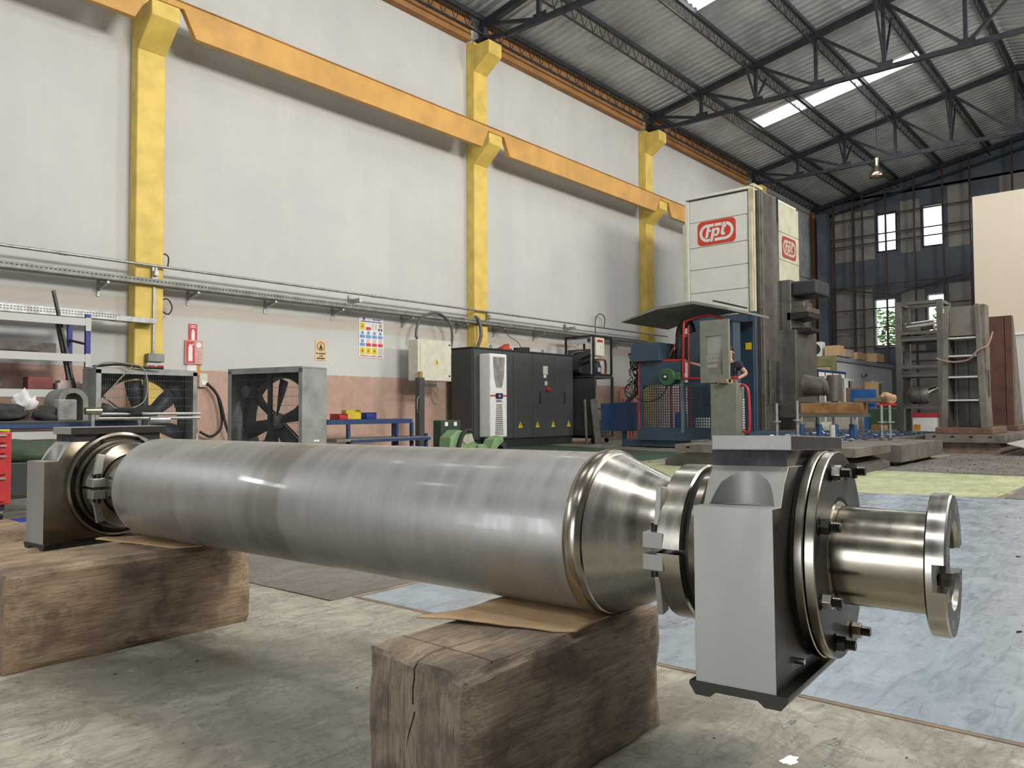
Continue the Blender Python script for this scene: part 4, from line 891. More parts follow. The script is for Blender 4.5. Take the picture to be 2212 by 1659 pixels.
# ------------------------------------------------------------------ charcoal control cabinets
cbn = thing('control_cabinet', 'wide charcoal control cabinet with a white cooling unit and yellow warning triangles', 'cabinet', (13.55, 11.4, 0))
x0, x1 = -1.68, 1.93
B().bx(x0 + 0.03, x1 - 0.03, 0.04, 0.64, 0.0, 0.19).ob('plinth', CABD, cbn)
B().bx(x0, x1, 0.03, 0.66, 0.19, 2.17).ob('body', CABG, cbn, bevel=0.008)
B().bx(x0 - 0.02, x1 + 0.0, 0.0, 0.68, 2.17, 2.20).ob('roof', CABD, cbn, bevel=0.006)
xd = [x0 + 0.02, x0 + 0.95, x0 + 1.32, x0 + 2.02, x0 + 2.85, x1 - 0.02]
for i in range(5): B().bx(xd[i] + 0.006, xd[i + 1] - 0.006, 0.0, 0.032, 0.2, 2.155).ob('door', CABG, cbn, bevel=0.006)
for i, x in enumerate((-0.68, -0.12, 0.5, 1.1, 1.72)):
    tri = B().prism([(x - 0.075, 0.43), (x + 0.075, 0.43), (x, 0.57)], 'y', -0.003, 0.0).ob('warning_triangle', SIGNY, cbn)
    B().prism([(x - 0.004, 0.445), (x + 0.02, 0.49), (x + 0.004, 0.49), (x + 0.012, 0.54), (x - 0.02, 0.482), (x - 0.004, 0.482)], 'y', -0.006, -0.003).ob('lightning_mark', BLACK, tri)
B().bx(0.72, 0.9, -0.004, 0.0, 1.68, 1.88).ob('label', LGREY, cbn); B().bx(0.74, 0.84, -0.004, 0.0, 1.60, 1.67).ob('label', WHITE, cbn); B().bx(0.78, 0.88, -0.004, 0.0, 1.42, 1.52).ob('label', LGREY, cbn)
B().cyl((0.86, 0.0, 1.33), (0.86, -0.06, 1.33), 0.05, n=16).bx(0.83, 0.95, -0.075, -0.055, 1.31, 1.35).ob('main_switch', RED, cbn, smooth=40)
for x in (0.60, 1.55): B().bx(x - 0.018, x + 0.018, -0.035, 0.0, 1.0, 1.28).ob('handle', DARKST, cbn, bevel=0.006)
for x in (-0.9, 0.95): B().lathe([(-0.012, 0.035), (0, 0.047), (0.012, 0.035), (0, 0.023), (-0.012, 0.035)], (x, 0.2, 2.245), 18, 'y').ob('lifting_eye', DARKST, cbn, smooth=60)
cu = B().bx(-1.36, -0.82, -0.34, 0.0, 0.25, 2.05).ob('cooling_unit', WHITE, cbn, bevel=0.03)
B().prism([(-1.28, 1.98), (-0.90, 1.98), (-0.93, 1.55), (-1.0, 1.32), (-1.18, 1.32), (-1.25, 1.55)], 'y', -0.344, -0.339).ob('intake_panel', mat('silver_panel', (0.38, 0.37, 0.34), 0.45, 0.4, var=0.2), cu)
B().bx(-1.36, -0.82, -0.346, -0.339, 1.13, 1.16).ob('red_band', RED, cu)
B().bx(-1.20, -0.98, -0.362, -0.339, 1.08, 1.20).ob('display', BLACK, cu, bevel=0.02)
def m_screen():
    m, t, b = nt('lit_display'); b.inputs['Base Color'].default_value = (0.02, 0.02, 0.05, 1); b.inputs['Emission Color'].default_value = (0.25, 0.3, 0.8, 1); b.inputs['Emission Strength'].default_value = 0.6; return m
SCREEN = m_screen()
B().bx(-1.13, -1.05, -0.366, -0.361, 1.11, 1.17).ob('screen', SCREEN, cu)
for i in range(15): B().bx(-1.22 + 0.003 * i, -0.96 - 0.003 * i, -0.352, -0.339, 0.31 + i * 0.045, 0.335 + i * 0.045).ob('louvre', mat('silver_panel', (0.3, 0.3, 0.3), 0.4), cu)
B().prism([(-1.2, 1.0), (-0.98, 1.0), (-1.02, 1.06), (-1.16, 1.06)], 'y', -0.343, -0.339).ob('air_outlet', MATS['silver_panel'], cu)
cu.location.x = -0.14
hb_ = thing('cable_heap', 'tangle of black cables lying on the cabinet roof', 'cables', (13.9, 11.75, 2.2))
for k in range(5):
    B().tube(smooth_path([(0.24 * math.cos(a * 1.1 + k), 0.14 * math.sin(a * 1.1 + k), 0.018 + 0.02 * k + 0.01 * math.sin(a)) for a in range(7)], 4), 0.014, 6).ob('cable', RUBBER, hb_, smooth=60)
tag(B().bx(13.0, 13.32, 11.55, 11.8, 2.2, 2.25).prism([(13.05, 2.25), (13.30, 2.25), (13.28, 2.36), (13.2, 2.32)], 'y', 11.6, 11.75).ob('red_rag', mat('red_cloth', (0.55, 0.06, 0.05), 0.8)), 'bunched red cloth on the cabinet roof by the column', 'cloth')

# ------------------------------------------------------------------ chiller rack right of the cabinets
ck = thing('chiller_rack', 'open black rack with a white control box above a dark pump cabinet', 'chiller', (15.78, 11.0, 0))
def rackframe(xa, xb, ya, yb, za, zb, m, th):
    for x in (xa, xb):
        for y in (ya, yb): B().bar((x, y, za), (x, y, zb), th).ob('upright', m, ck)
    for z in (za, zb):
        for (p, q) in (((xa, ya), (xb, ya)), ((xb, ya), (xb, yb)), ((xb, yb), (xa, yb)), ((xa, yb), (xa, ya))): B().bar((*p, z), (*q, z), th).ob('rail', m, ck)
rackframe(0.0, 0.80, 0.0, 0.85, 1.72, 2.68, BLACK, 0.045)
B().bx(0.0, 0.80, 0.0, 0.85, 1.69, 1.72).ob('deck', BLACK, ck)
B().bx(0.0, 0.02, 0.1, 0.80, 1.72, 2.36).ob('side_sheet', CABG, ck)
B().bx(0.0, 0.02, 0.2, 0.78, 2.5, 2.62).ob('label_strip', LGREY, ck)
B().bx(0.05, 0.42, -0.05, 0.12, 2.18, 2.64).ob('control_box', OFFW, ck, bevel=0.012)
B().cyl((0.14, -0.05, 2.56), (0.14, -0.085, 2.56), 0.03, n=12).bx(0.1, 0.34, -0.056, -0.05, 2.53, 2.59).ob('button', RED, ck, smooth=40)
B().bx(0.24, 0.34, -0.056, -0.05, 2.36, 2.46).ob('vent', LGREY, ck)
B().lathe([(0, 0.0), (0, 0.16), (0.04, 0.17), (0.27, 0.17), (0.33, 0.12), (0.35, 0.0)], (0.36, 0.22, 1.73), 24, 'z').ob('compressor', BLACK, ck, smooth=40)
B().bx(0.26, 0.38, 0.045, 0.06, 1.79, 1.9).ob('plate', LGREY, ck); B().bx(0.38, 0.47, 0.05, 0.065, 1.95, 2.05).ob('plate', WHITE, ck)
B().tube(smooth_path([(-0.02, 0.62, 1.78), (-0.03, 0.70, 2.05), (-0.03, 0.6, 2.27), (-0.02, 0.3, 2.3)], 5), 0.018, 8).ob('pipe', mat('beige_cord', (0.3, 0.27, 0.2), 0.6), ck, smooth=60)
B().tube(smooth_path([(-0.03, 0.1, 2.05), (-0.05, 0.3, 2.0), (-0.05, 0.32, 2.12), (-0.04, 0.05, 2.2)], 5), 0.025, 8).ob('pipe', BLACK, ck, smooth=60)
B().cyl((-0.10, 0.30, 1.83), (-0.02, 0.55, 1.83), 0.085, n=18).ob('pump', DARKST, ck, smooth=40)
B().bx(-0.03, 0.01, 0.02, 0.06, 1.72, 2.66).ob('bright_post', LGREY, ck)
B().tube(smooth_path([(0.36, 0.2, 2.1), (0.58, 0.08, 2.12), (0.66, 0.08, 1.98), (0.68, 0.1, 1.76)], 5), 0.03, 8).ob('pipe', mat('copper_pipe', (0.35, 0.14, 0.08), 0.4, 0.6), ck, smooth=60)
B().bx(0.0, 0.03, 0.04, 0.85, 0.12, 1.66).ob('side_panel', CABG, ck, bevel=0.006)
rackframe(0.03, 0.83, 0.0, 0.85, 0.16, 1.66, CABG, 0.06)
B().bx(0.05, 0.80, 0.55, 0.58, 0.2, 1.64).ob('back_sheet', CABD, ck)
B().bx(0.48, 0.78, 0.45, 0.53, 0.9, 1.60).ob('rear_panel', LGREY, ck)
B().bx(0.05, 0.80, 0.02, 0.55, 0.84, 0.88).ob('shelf', CABG, ck); B().bx(0.08, 0.78, 0.04, 0.5, 0.22, 0.55).ob('tank', CABG, ck, bevel=0.02)
B().cyl((0.3, 0.1, 0.55), (0.3, 0.1, 0.76), 0.06, n=14).cyl((0.55, 0.1, 0.55), (0.55, 0.1, 0.74), 0.05, n=14).ob('valve', GALV, ck, smooth=40)
for x in (0.1, 0.7): B().cyl((x - 0.02, 0.1, 0.06), (x + 0.02, 0.1, 0.06), 0.06, n=14).ob('castor', BLACK, ck, smooth=40)
tag(B().box((15.66, 10.86, 0.56), (0.26, 0.03, 1.1), Matrix.Rotation(-0.16, 3, 'Y')).ob('leaning_plate', GALVD), 'long dark steel plate leaning against the pump cabinet', 'plate')
tag(B().box((15.36, 10.95, 0.55), (0.06, 0.03, 1.08), Matrix.Rotation(-0.06, 3, 'Y')).ob('leaning_bar', GALVD), 'narrow steel bar leaning beside the charcoal cabinet', 'bar')
# red hand truck
ht = thing('hand_truck', 'red tubular hand truck standing behind the blue cabinet door', 'hand truck', (17.6, 11.2, 0))
for x in (-0.16, 0.16, 0.3): B().tube([(x, 0, 0.05), (x, 0, 1.15)], 0.02, 8).ob('rail', RED, ht, smooth=60)
B().tube(smooth_path([(-0.35, 0, 0.9), (-0.35, 0, 1.25), (-0.25, 0, 1.4), (0.1, 0, 1.4), (0.25, 0, 1.25), (0.3, 0, 0.9)], 5), 0.022, 8).ob('handle', RED, ht, smooth=60)
for z in (0.3, 0.6, 0.9): B().bar((-0.16, 0, z), (0.3, 0, z), 0.05, 0.03).ob('rung', RED, ht)

# ------------------------------------------------------------------ green welding feeders in front of the cabinet
GRN = mat('machine_green', (0.20, 0.33, 0.16), 0.5, var=0.15)
wf = thing('green_clamp_tool', 'pale green cast machine part with a black hose, lying behind the roller', 'machine part', (9.3, 9.3, 0))
B().bx(-0.10, 0.38, 0.3, 0.5, 0.0, 0.66).ob('control_block', mat('dark_green', (0.03, 0.055, 0.035), 0.5), wf, bevel=0.01)
for x in (0.02, 0.24): B().bx(x - 0.035, x + 0.035, 0.29, 0.301, 0.56, 0.63).ob('label', WHITE, wf)
B().prism([(-0.20, 0.0), (-0.16, 0.38), (0.02, 0.50), (0.36, 0.44), (0.42, 0.30), (0.62, 0.12), (0.62, 0.0)], 'y', 0.0, 0.28).ob('cast_body', GRN, wf, bevel=0.02)
B().prism([(0.06, 0.36), (0.32, 0.44), (0.40, 0.30), (0.20, 0.24)], 'y', -0.01, 0.0).ob('data_plate', mat('plate_grey', (0.45, 0.42, 0.36), 0.5), wf)
B().tube(smooth_path([(-0.05, -0.03, 0.05), (0.02, -0.05, 0.32), (0.14, -0.05, 0.48), (0.32, -0.03, 0.47)], 5), 0.035, 8).ob('hose', RUBBER, wf, smooth=60)
B().prism([(0.42, 0.0), (0.46, 0.22), (0.62, 0.24), (0.88, 0.02), (0.88, 0.0)], 'y', -0.05, 0.2).ob('arm', GRN, wf, bevel=0.015)
wg = thing('green_bracket_tool', 'pale green angled machine bracket with a dark edge, right of the green cast part', 'machine part', (10.58, 9.45, 0))
B().prism([(-0.36, 0.0), (-0.18, 0.30), (0.05, 0.36), (0.08, 0.26), (-0.08, 0.16), (-0.2, 0.0)], 'y', 0, 0.25).ob('bracket', GRN, wg, bevel=0.01)
B().prism([(0.02, 0.28), (0.12, 0.24), (0.38, 0.0), (0.26, 0.0), (0.0, 0.2)], 'y', 0.02, 0.2).ob('dark_edge', DARKST, wg)

# ------------------------------------------------------------------ shelving, bench and tool chest at the left
sh = thing('shelving_unit', 'grey shelving unit with violet-blue uprights at the left wall', 'shelving', (2.6, 11.2, 0))
for x in (1.5, -1.4):
    for y in (0, 0.65): B().bx(x - 0.03, x + 0.03, y - 0.03, y + 0.03, 0, 2.16).ob('upright', VIOL, sh)
    B().bar((x, 0, 1.75), (x, 0.65, 1.85), 0.03).ob('side_brace', VIOL, sh); B().bar((x, 0, 0.9), (x, 0.65, 1.0), 0.03).ob('side_brace', VIOL, sh)
for z in (2.05, 1.56, 1.08, 0.53):
    B().bx(-1.45, 1.5, -0.04, 0.0, z - 0.05, z + 0.05).ob('shelf_beam', LGREY, sh); B().bx(-1.45, 1.5, 0.0, 0.66, z + 0.03, z + 0.05).ob('shelf', GALVD, sh)
    B().bx(1.46, 1.53, -0.045, -0.038, z - 0.12, z + 0.06).ob('beam_connector', LGREY, sh)
tag(B().bx(2.55, 3.75, 11.3, 11.75, 1.612, 1.75).bx(2.65, 3.55, 11.28, 11.3, 1.63, 1.70).ob('wrapped_bundle', mat('dusty_bundle', (0.16, 0.14, 0.12), 0.8, var=0.25), bevel=0.02), 'dusty long wrapped bundle on the second shelf', 'bundle')
tag(B().bx(3.42, 3.72, 11.3, 11.5, 1.132, 1.30).ob('red_tin', mat('dark_red', (0.22, 0.05, 0.045), 0.6, var=0.2), bevel=0.01), 'dark red metal box on the third shelf', 'box')
tag(B().bx(3.76, 4.06, 11.25, 11.5, 1.132, 1.22).bx(3.80, 4.04, 11.28, 11.48, 1.22, 1.26).ob('white_carton', mat('pinkish_white', (0.62, 0.50, 0.45), 0.7)), 'pale carton with red lids at the end of the third shelf', 'carton')
tag(B().lathe([(0, 0), (0, 0.11), (0.06, 0.13), (0.1, 0.05), (0.1, 0)], (3.05, 11.4, 1.132), 12, 'z').ob('foil_roll', GALV, smooth=40), 'crumpled silver foil parts on the third shelf', 'foil')
for i, (x, y, z, q, lb) in enumerate(((3.72, 11.05, 2.46, 3.98, 'leaning left of the shelf upright'), (3.95, 11.6, 2.1, 4.12, 'leaning behind the shelf upright'))):
    tag(B().bar((q, y + 0.1, 0.9), (x, y + 0.3, z), 0.06, 0.03).ob('leaning_bar', BLACK), 'dark steel bar ' + lb, 'bar')
wb = thing('work_bench', 'dark workbench cluttered with castings at the left', 'workbench', (1.9, 7.1, 0))
B().bx(-1.6, 0.95, -0.42, 0.42, 0.70, 0.76).ob('top', CABD, wb, bevel=0.006)
B().bx(-1.6, 0.95, -0.43, -0.42, 0.705, 0.735).ob('edge_strip', BLUE, wb)
for x in (-1.5, 0.86):
    for y in (-0.35, 0.35): B().bx(x - 0.04, x + 0.04, y - 0.04, y + 0.04, 0, 0.70).ob('leg', CABG, wb)
B().bx(-1.5, 0.9, 0.1, 0.38, 0.12, 0.15).ob('foot_shelf', CABD, wb)
tc = thing('tool_chest', 'red tool chest with drawers under the left workbench', 'tool chest', (1.74, 6.92, 0))
B().bx(-0.5, 0.19, -0.22, 0.25, 0.13, 0.68).ob('body', RED, tc, bevel=0.012)
for z0_, z1_ in ((0.60, 0.665), (0.52, 0.585), (0.36, 0.505), (0.16, 0.34)):
    d_ = B().bx(-0.46, 0.15, -0.24, -0.22, z0_, z1_).ob('drawer', RED, tc, bevel=0.004)
    B().bx(-0.45, 0.145, -0.255, -0.24, z1_ - 0.016, z1_ - 0.004).ob('pull', GALV, d_)
for x in (-0.42, 0.12):
    for y in (-0.16, 0.18): B().cyl((x - 0.02, y, 0.055), (x + 0.02, y, 0.055), 0.055, n=16).bx(x - 0.035, x + 0.035, y - 0.03, y + 0.03, 0.09, 0.135).ob('castor', BLACK, tc, smooth=40)
# on the bench
br = thing('cast_bracket', 'grey cast arch bracket standing on the left workbench', 'casting', (2.42, 7.05, 0.76))
B().lathe([(-0.16, 0.075), (-0.16, 0.115), (0.16, 0.115), (0.16, 0.075), (-0.16, 0.075)], (0, 0, 0.15), 24, 'y', 0.0, PI).ob('arch', GALVD, br, smooth=40)
B().bx(-0.115, -0.075, -0.16, 0.16, 0, 0.15).bx(0.075, 0.115, -0.16, 0.16, 0, 0.15).ob('cheeks', GALVD, br)
B().bx(-0.16, -0.02, -0.3, -0.2, 0, 0.17).ob('block', mat('grey_stone', (0.30, 0.29, 0.27), 0.8, var=0.2), br, bevel=0.01)
def blob(name, lb, cat, c, s, m, seed, sub=3, amp=0.35):
    b = bmesh.new(); bmesh.ops.create_icosphere(b, subdivisions=sub, radius=1)
    for v in b.verts:
        p = v.co.copy(); k = 1 + amp * mnoise.noise(p * 1.7 + Vector((seed, 0, 0))) + amp * 0.5 * mnoise.noise(p * 4 + Vector((seed, 5, 0)))
        v.co = Vector((p.x * s[0] * k, p.y * s[1] * k, max(0.0, (p.z + 0.75) * s[2] * k)))
    me = bpy.data.meshes.new(name); b.to_mesh(me); b.free(); me.materials.append(m); me.polygons.foreach_set('use_smooth', [True] * len(me.polygons))
    o = bpy.data.objects.new(name, me); COL.objects.link(o); o.location = c; return tag(o, lb, cat)
PLAST = mat('white_plastic_film', (0.72, 0.71, 0.69), 0.35, var=0.08)
blob('plastic_bag', 'crumpled white plastic bag in the middle of the left workbench', 'bag', (2.14, 7.15, 0.84), (0.085, 0.07, 0.08), PLAST, 1.0, 3, 0.6)
blob('plastic_bag', 'crumpled white plastic bag at the left edge of the workbench', 'bag', (1.80, 7.3, 0.84), (0.12, 0.08, 0.06), PLAST, 4.0, 3, 0.6)
blob('dark_rag_heap', 'heap of dark oily rags at the left of the workbench', 'rags', (1.86, 7.0, 0.76), (0.26, 0.2, 0.085), mat('oily_rag', (0.04, 0.038, 0.035), 0.9, var=0.3), 9.0)
blob('dark_rag_heap', 'small heap of oily rags before the cast bracket', 'rags', (2.20, 6.82, 0.76), (0.10, 0.07, 0.06), MATS['oily_rag'], 12.0)
cl = blob('black_cloth', 'black cloth draped over steel rods behind the left housing', 'cloth', (2.72, 6.55, 0.775), (0.22, 0.09, 0.05), mat('black_cloth', (0.012, 0.012, 0.013), 0.95), 17.0)
cl.rotation_euler = (0, -0.1, -0.3)
rj = thing('rod_puller', 'steel puller with two long bright rods and a T-handle', 'tool', (2.42, 6.58, 0.76))
B().cyl((0, -0.1, -0.12), (0, -0.1, 0.07), 0.014, n=12).ob('screw_rod', GALV, rj, smooth=40)
B().cyl((-0.06, -0.1, 0.075), (0.06, -0.1, 0.075), 0.03, n=14).ob('t_head', S_OILY, rj, smooth=40)
for dz in (0.0, 0.035): B().cyl((0.05, -0.05, 0.05 - dz), (0.82, -0.22, 0.05 - dz), 0.013, n=12).ob('rod', GALV, rj, smooth=40)
B().cyl((0.40, -0.2, 0.0), (0.55, -0.23, 0.0), 0.03, n=14).ob('spring', GALV, rj, smooth=40)
# pallet boards on the floor behind the left timber
pl = thing('pallet_boards', 'rough brown boards with a blue strap lying on the floor at the left edge', 'boards', (1.5, 5.2, 0))
for i, (y, z, m_) in enumerate(((-0.35, 0.06, WOODF), (0.25, 0.07, WOODF), (0.9, 0.05, WOODF))):
    B().bx(-1.0, 0.28, y - 0.12, y + 0.12, 0, z * 1.6).ob('board', m_, pl, bevel=0.006)
B().bx(-1.0, 0.6, 1.4, 1.44, 0.0, 0.03).ob('strap', VIOL, pl)
# low dark crate and green sack under the shelving
tag(B().bx(2.3, 3.2, 8.9, 9.4, 0, 0.32).ob('dark_crate', CABD, bevel=0.01), 'low dark crate on the floor below the shelves', 'crate')
blob('green_sack', 'dark green sack lying on the dark crate', 'sack', (2.75, 9.15, 0.32), (0.36, 0.2, 0.12), mat('green_cloth', (0.06, 0.09, 0.05), 0.9), 21.0)
tag(B().bx(2.35, 2.75, 9.6, 9.75, 0.55, 0.66).ob('yellow_tool', mat('yellow_plastic', (0.6, 0.42, 0.03), 0.5), bevel=0.02), 'yellow tool case on the lowest shelf behind the left housing', 'tool case')
# ------------------------------------------------------------------ floor-type milling machine: tower
TW = mat('machine_white', (0.74, 0.73, 0.68), 0.45, var=0.03, scale=2)
TY = mat('yellowed_cover', (0.62, 0.55, 0.36), 0.55, var=0.12, scale=4)
TY2 = mat('cream_cover', (0.60, 0.58, 0.44), 0.55, var=0.08, scale=3)
MB = mat('machine_blue', (0.035, 0.065, 0.10), 0.45, var=0.08, scale=3)
CAST = m_steel('oily_cast_iron', (0.17, 0.16, 0.145), 0.35, 0.6, warm=(0.11, 0.09, 0.075), metal=0.55, bm=0.05)
CASTL = m_steel('grey_cast_iron', (0.21, 0.19, 0.165), 0.4, 0.62, warm=(0.10, 0.08, 0.06), metal=0.4, bm=0.05)
CHROME = m_steel('bright_rail', (0.6, 0.6, 0.6), 0.15, 0.3)
LOGO = mat('logo_red', (0.62, 0.055, 0.03), 0.45, var=0.03)
tw = thing('milling_machine_column', 'tall white milling machine tower with red and white fpt logo plates', 'milling machine', (18.3, 8.75, 0))
# local: x depth (0 = face towards the viewer), y = Y-8.75
B().bx(0.02, 2.9, -0.82, 0.95, 0.0, 6.32).ob('core', CAST, tw)
ypl, yph = -0.72, 0.88
zs = [3.22, 3.86, 4.47, 5.05, 5.72, 6.30]
for i in range(5): B().bx(-0.02, 0.02, ypl, yph, zs[i] + 0.006, zs[i + 1] - 0.006).ob('front_panel', TW, tw, bevel=0.006)
B().bx(-0.05, 0.03, -0.90, -0.745, 3.25, 6.36).ob('corner_cover', TY, tw, bevel=0.01)
B().bx(-0.08, -0.03, -0.86, -0.76, 3.25, 5.75).ob('corner_cover', TY2, tw, bevel=0.01)
B().bx(-0.05, 0.03, 0.89, 1.0, 3.25, 6.30).ob('corner_cover', TW, tw, bevel=0.01)
B().bx(-0.07, -0.02, 0.93, 1.06, 3.25, 5.7).ob('corner_cover', TY2, tw, bevel=0.01)
B().bx(-0.06, 2.9, -0.84, 1.0, 6.34, 6.40).ob('top_cover', TW, tw)
B().bx(-0.06, 0.5, -0.90, -0.80, 6.38, 6.45).ob('top_bracket', TY, tw)
B().bx(-0.10, 0.02, -0.86, 0.95, 0.30, 3.21).ob('lower_front', MB, tw, bevel=0.01)
B().bx(-0.14, 0.0, -0.92, -0.80, 0.0, 3.24).ob('corner_post', MB, tw, bevel=0.01)
# guideway on the flank
B().bx(0.10, 1.15, -0.98, -0.82, 0.3, 6.30).ob('guideway', CAST, tw, bevel=0.01)
B().bx(0.12, 0.22, -1.02, -0.98, 0.3, 6.28).ob('guide_rail', CASTL, tw); B().bx(1.0, 1.14, -1.04, -0.98, 0.9, 6.30).ob('guide_rail', CHROME, tw)
for x in (0.35, 0.65, 0.88): B().bx(x, x + 0.06, -1.05, -0.98, 0.95, 2.05).ob('way_strip', CHROME, tw)
zt = [4.0, 4.78, 5.52, 6.3]
for i in range(3): B().bx(1.45, 2.9, -0.90, -0.82, zt[i] + 0.006, zt[i + 1] - 0.006).ob('side_panel', TY2, tw, bevel=0.006)
# logo plates
def logo(parent, M, w, red, wht):
    """rounded red plate with a white ring and slanted lettering; drawn in x,z with unit half-height 1"""
    def rr(hw, hh, r, n=8):
        out = []
        for cx_, cz_, a0 in ((hw - r, hh - r, 0), (-hw + r, hh - r, PI / 2), (-hw + r, -hh + r, PI), (hw - r, -hh + r, 1.5 * PI)):
            for k in range(n + 1): a = a0 + (PI / 2) * k / n; out.append((cx_ + r * math.cos(a), cz_ + r * math.sin(a)))
        return out
    k = w / 3.4
    def sh(poly, y0, y1): return B().prism([(u * k, v * k) for u, v in poly], 'y', y0, y1).xf(M)
    pl_ = sh(rr(1.78, 1.06, 0.42), -0.01, 0.0).ob('logo_plate', red, parent)
    def arc(cx_, a0, a1, r0, r1, n=18):
        o_ = [(cx_ + r1 * math.cos(a0 + (a1 - a0) * i / n), r1 * math.sin(a0 + (a1 - a0) * i / n)) for i in range(n + 1)]
        i_ = [(cx_ + r0 * math.cos(a1 - (a1 - a0) * i / n), r0 * math.sin(a1 - (a1 - a0) * i / n)) for i in range(n + 1)]
        return o_ + i_
    sl = 0.22
    def S(p): return [(u + v * sl, v) for u, v in p]
    shapes = [arc(-0.82, PI * 0.52, PI * 1.5, 0.52, 0.78), [(-0.83, -0.52), (-0.83, -0.78), (-0.58, -0.78), (-0.52, -0.52)],
              arc(0.82, -PI * 0.5, PI * 0.46, 0.52, 0.78), [(-0.2, -0.78), (0.83, -0.78), (0.83, -0.52), (-0.14, -0.52)],
              S([(-0.98, -0.42), (-0.72, -0.42), (-0.72, 0.08), (-0.52, 0.08), (-0.52, 0.26), (-0.72, 0.26), (-0.72, 0.5), (-0.38, 0.5), (-0.38, 0.76), (-0.98, 0.76)]),
              S([(-0.44, -0.78), (-0.18, -0.78), (-0.18, 0.36), (-0.44, 0.36)]), S([(-0.14, -0.36), (0.14, -0.36), (0.30, -0.2), (0.30, 0.2), (0.14, 0.36), (-0.14, 0.36), (-0.14, 0.16), (0.06, 0.16), (0.06, -0.16), (-0.14, -0.16)]),
              S([(-0.28, 0.5), (0.36, 0.5), (0.36, 0.76), (-0.28, 0.76)]),
              S([(0.44, -0.18), (0.58, -0.36), (0.86, -0.36), (0.86, -0.14), (0.72, -0.14), (0.70, 0.1), (0.70, 0.3), (0.84, 0.3), (0.84, 0.5), (0.70, 0.5), (0.70, 0.76), (0.44, 0.76)])]
    for s_ in shapes: sh(s_, -0.014, -0.0101).ob('logo_letter', wht, pl_)
MX = Matrix.Translation((-0.022, 0.12, 5.39)) @ Matrix.Rotation(-PI / 2, 4, 'Z')
logo(tw, MX, 1.0, LOGO, WHITEP)
logo(tw, Matrix.Translation((2.18, -0.902, 5.15)), 0.92, mat('dull_red', (0.36, 0.06, 0.055), 0.55), mat('dull_cream', (0.55, 0.47, 0.38), 0.55))  # flank logo in a duller red and cream than the front plate
# headstock on the flank
hd = B().bx(1.1, 2.6, -1.45, -0.98, 0.6, 2.85).ob('headstock', CAST, tw, bevel=0.02)
B().bx(1.2, 2.5, -1.30, -0.98, 2.85, 4.15).ob('headstock_top', CAST, tw, bevel=0.02)
B().bx(1.25, 2.2, -1.95, -1.3, 3.72, 4.10).ob('bellows_box', mat('charcoal_bellows', (0.035, 0.035, 0.035), 0.6), tw, bevel=0.06)
B().bx(1.25, 2.1, -1.72, -1.3, 3.28, 3.42).bx(1.3, 1.9, -1.6, -1.2, 3.42, 3.58).ob('tool_magazine_arm', CAST, tw, bevel=0.02)
B().prism([(-1.2, 3.1), (-1.75, 3.16), (-1.75, 3.26), (-1.2, 3.30)], 'x', 1.2, 2.1).ob('arm_guard', BLACK, tw)
B().prism([(-1.2, 2.72), (-1.78, 2.82), (-1.78, 2.88), (-1.2, 2.92)], 'x', 1.25, 2.0).ob('arm_guard', BLACK, tw)
B().cyl((1.7, -1.4, 1.45), (1.7, -1.95, 1.38), 0.28, 0.22, n=28).ob('ram_nose', CASTL, tw, smooth=40)
B().cyl((1.7, -1.9, 1.5), (1.7, -2.12, 1.25), 0.19, 0.17, n=24).ob('swivel_head', CASTL, tw, smooth=40)
B().cyl((1.7, -2.18, 1.68), (1.7, -2.18, 1.02), 0.17, 0.19, n=24).cyl((1.7, -2.18, 1.02), (1.7, -2.18, 0.86), 0.09, 0.06, n=20).ob('milling_spindle', CASTL, tw, smooth=40)
B().bx(-0.6, 3.4, -1.3, 1.2, 0.0, 0.30).ob('bed', CAST, tw, bevel=0.02)

# ------------------------------------------------------------------ operator platform
oc = thing('operator_cabin', 'blue wire-mesh operator platform with red tube frame in front of the tower', 'operator cabin', (14.7, 8.0, 0))
Yc = lambda y: y - 8.0
def mesh_panel(y0, y1, z0, z1, x=0.0):
    b = B(); y = y0
    while y < y1: b.bx(x - 0.003, x + 0.003, y - 0.008, y + 0.008, z0, z1); y += 0.056
    z = z0
    while z < z1: b.bx(x - 0.003, x + 0.003, y0, y1, z - 0.008, z + 0.008); z += 0.056
    o = b.ob('wire_mesh', MB, oc); o['kind'] = 'stuff'
def rtube(pts, m=RED, r=0.028, k=5): B().tube(smooth_path(pts, k), r, 10).ob('frame_tube', m, oc, smooth=60)
B().bx(-0.05, 2.6, Yc(6.45), Yc(9.05), 0.16, 0.34).ob('platform', MB, oc, bevel=0.01)
B().bx(0.05, 2.4, Yc(6.6), Yc(9.5), 0.02, 0.16).ob('platform_base', MB, oc, bevel=0.01)
for y0, y1 in ((7.98, 8.96), (7.05, 7.92)):
    mesh_panel(Yc(y0), Yc(y1), 0.44, 1.36)
    B().bx(-0.02, 0.02, Yc(y0), Yc(y1), 0.34, 0.44).ob('kick_rail', MB, oc)
B().bx(-0.02, 0.02, Yc(7.98), Yc(8.96), 1.36, 1.86).ob('sheet_panel', MB, oc)
B().bx(-0.02, 0.02, Yc(7.05), Yc(7.92), 1.30, 1.40).ob('top_rail', MB, oc)
B().bx(-0.035, 0.035, Yc(7.92), Yc(7.985), 0.34, 1.55).ob('post', mat('pale_blue_post', (0.12, 0.17, 0.22), 0.4), oc)
B().bx(-0.03, 0.03, Yc(8.93), Yc(8.99), 0.34, 1.86).ob('post', MB, oc)
rtube([(0, Yc(9.02), 0.4), (0, Yc(9.02), 1.7), (0, Yc(8.98), 1.86), (0, Yc(8.9), 1.88)])
rtube([(0, Yc(8.42), 1.88), (0, Yc(8.0), 1.88), (0, Yc(7.93), 1.86), (0, Yc(7.92), 1.6)])
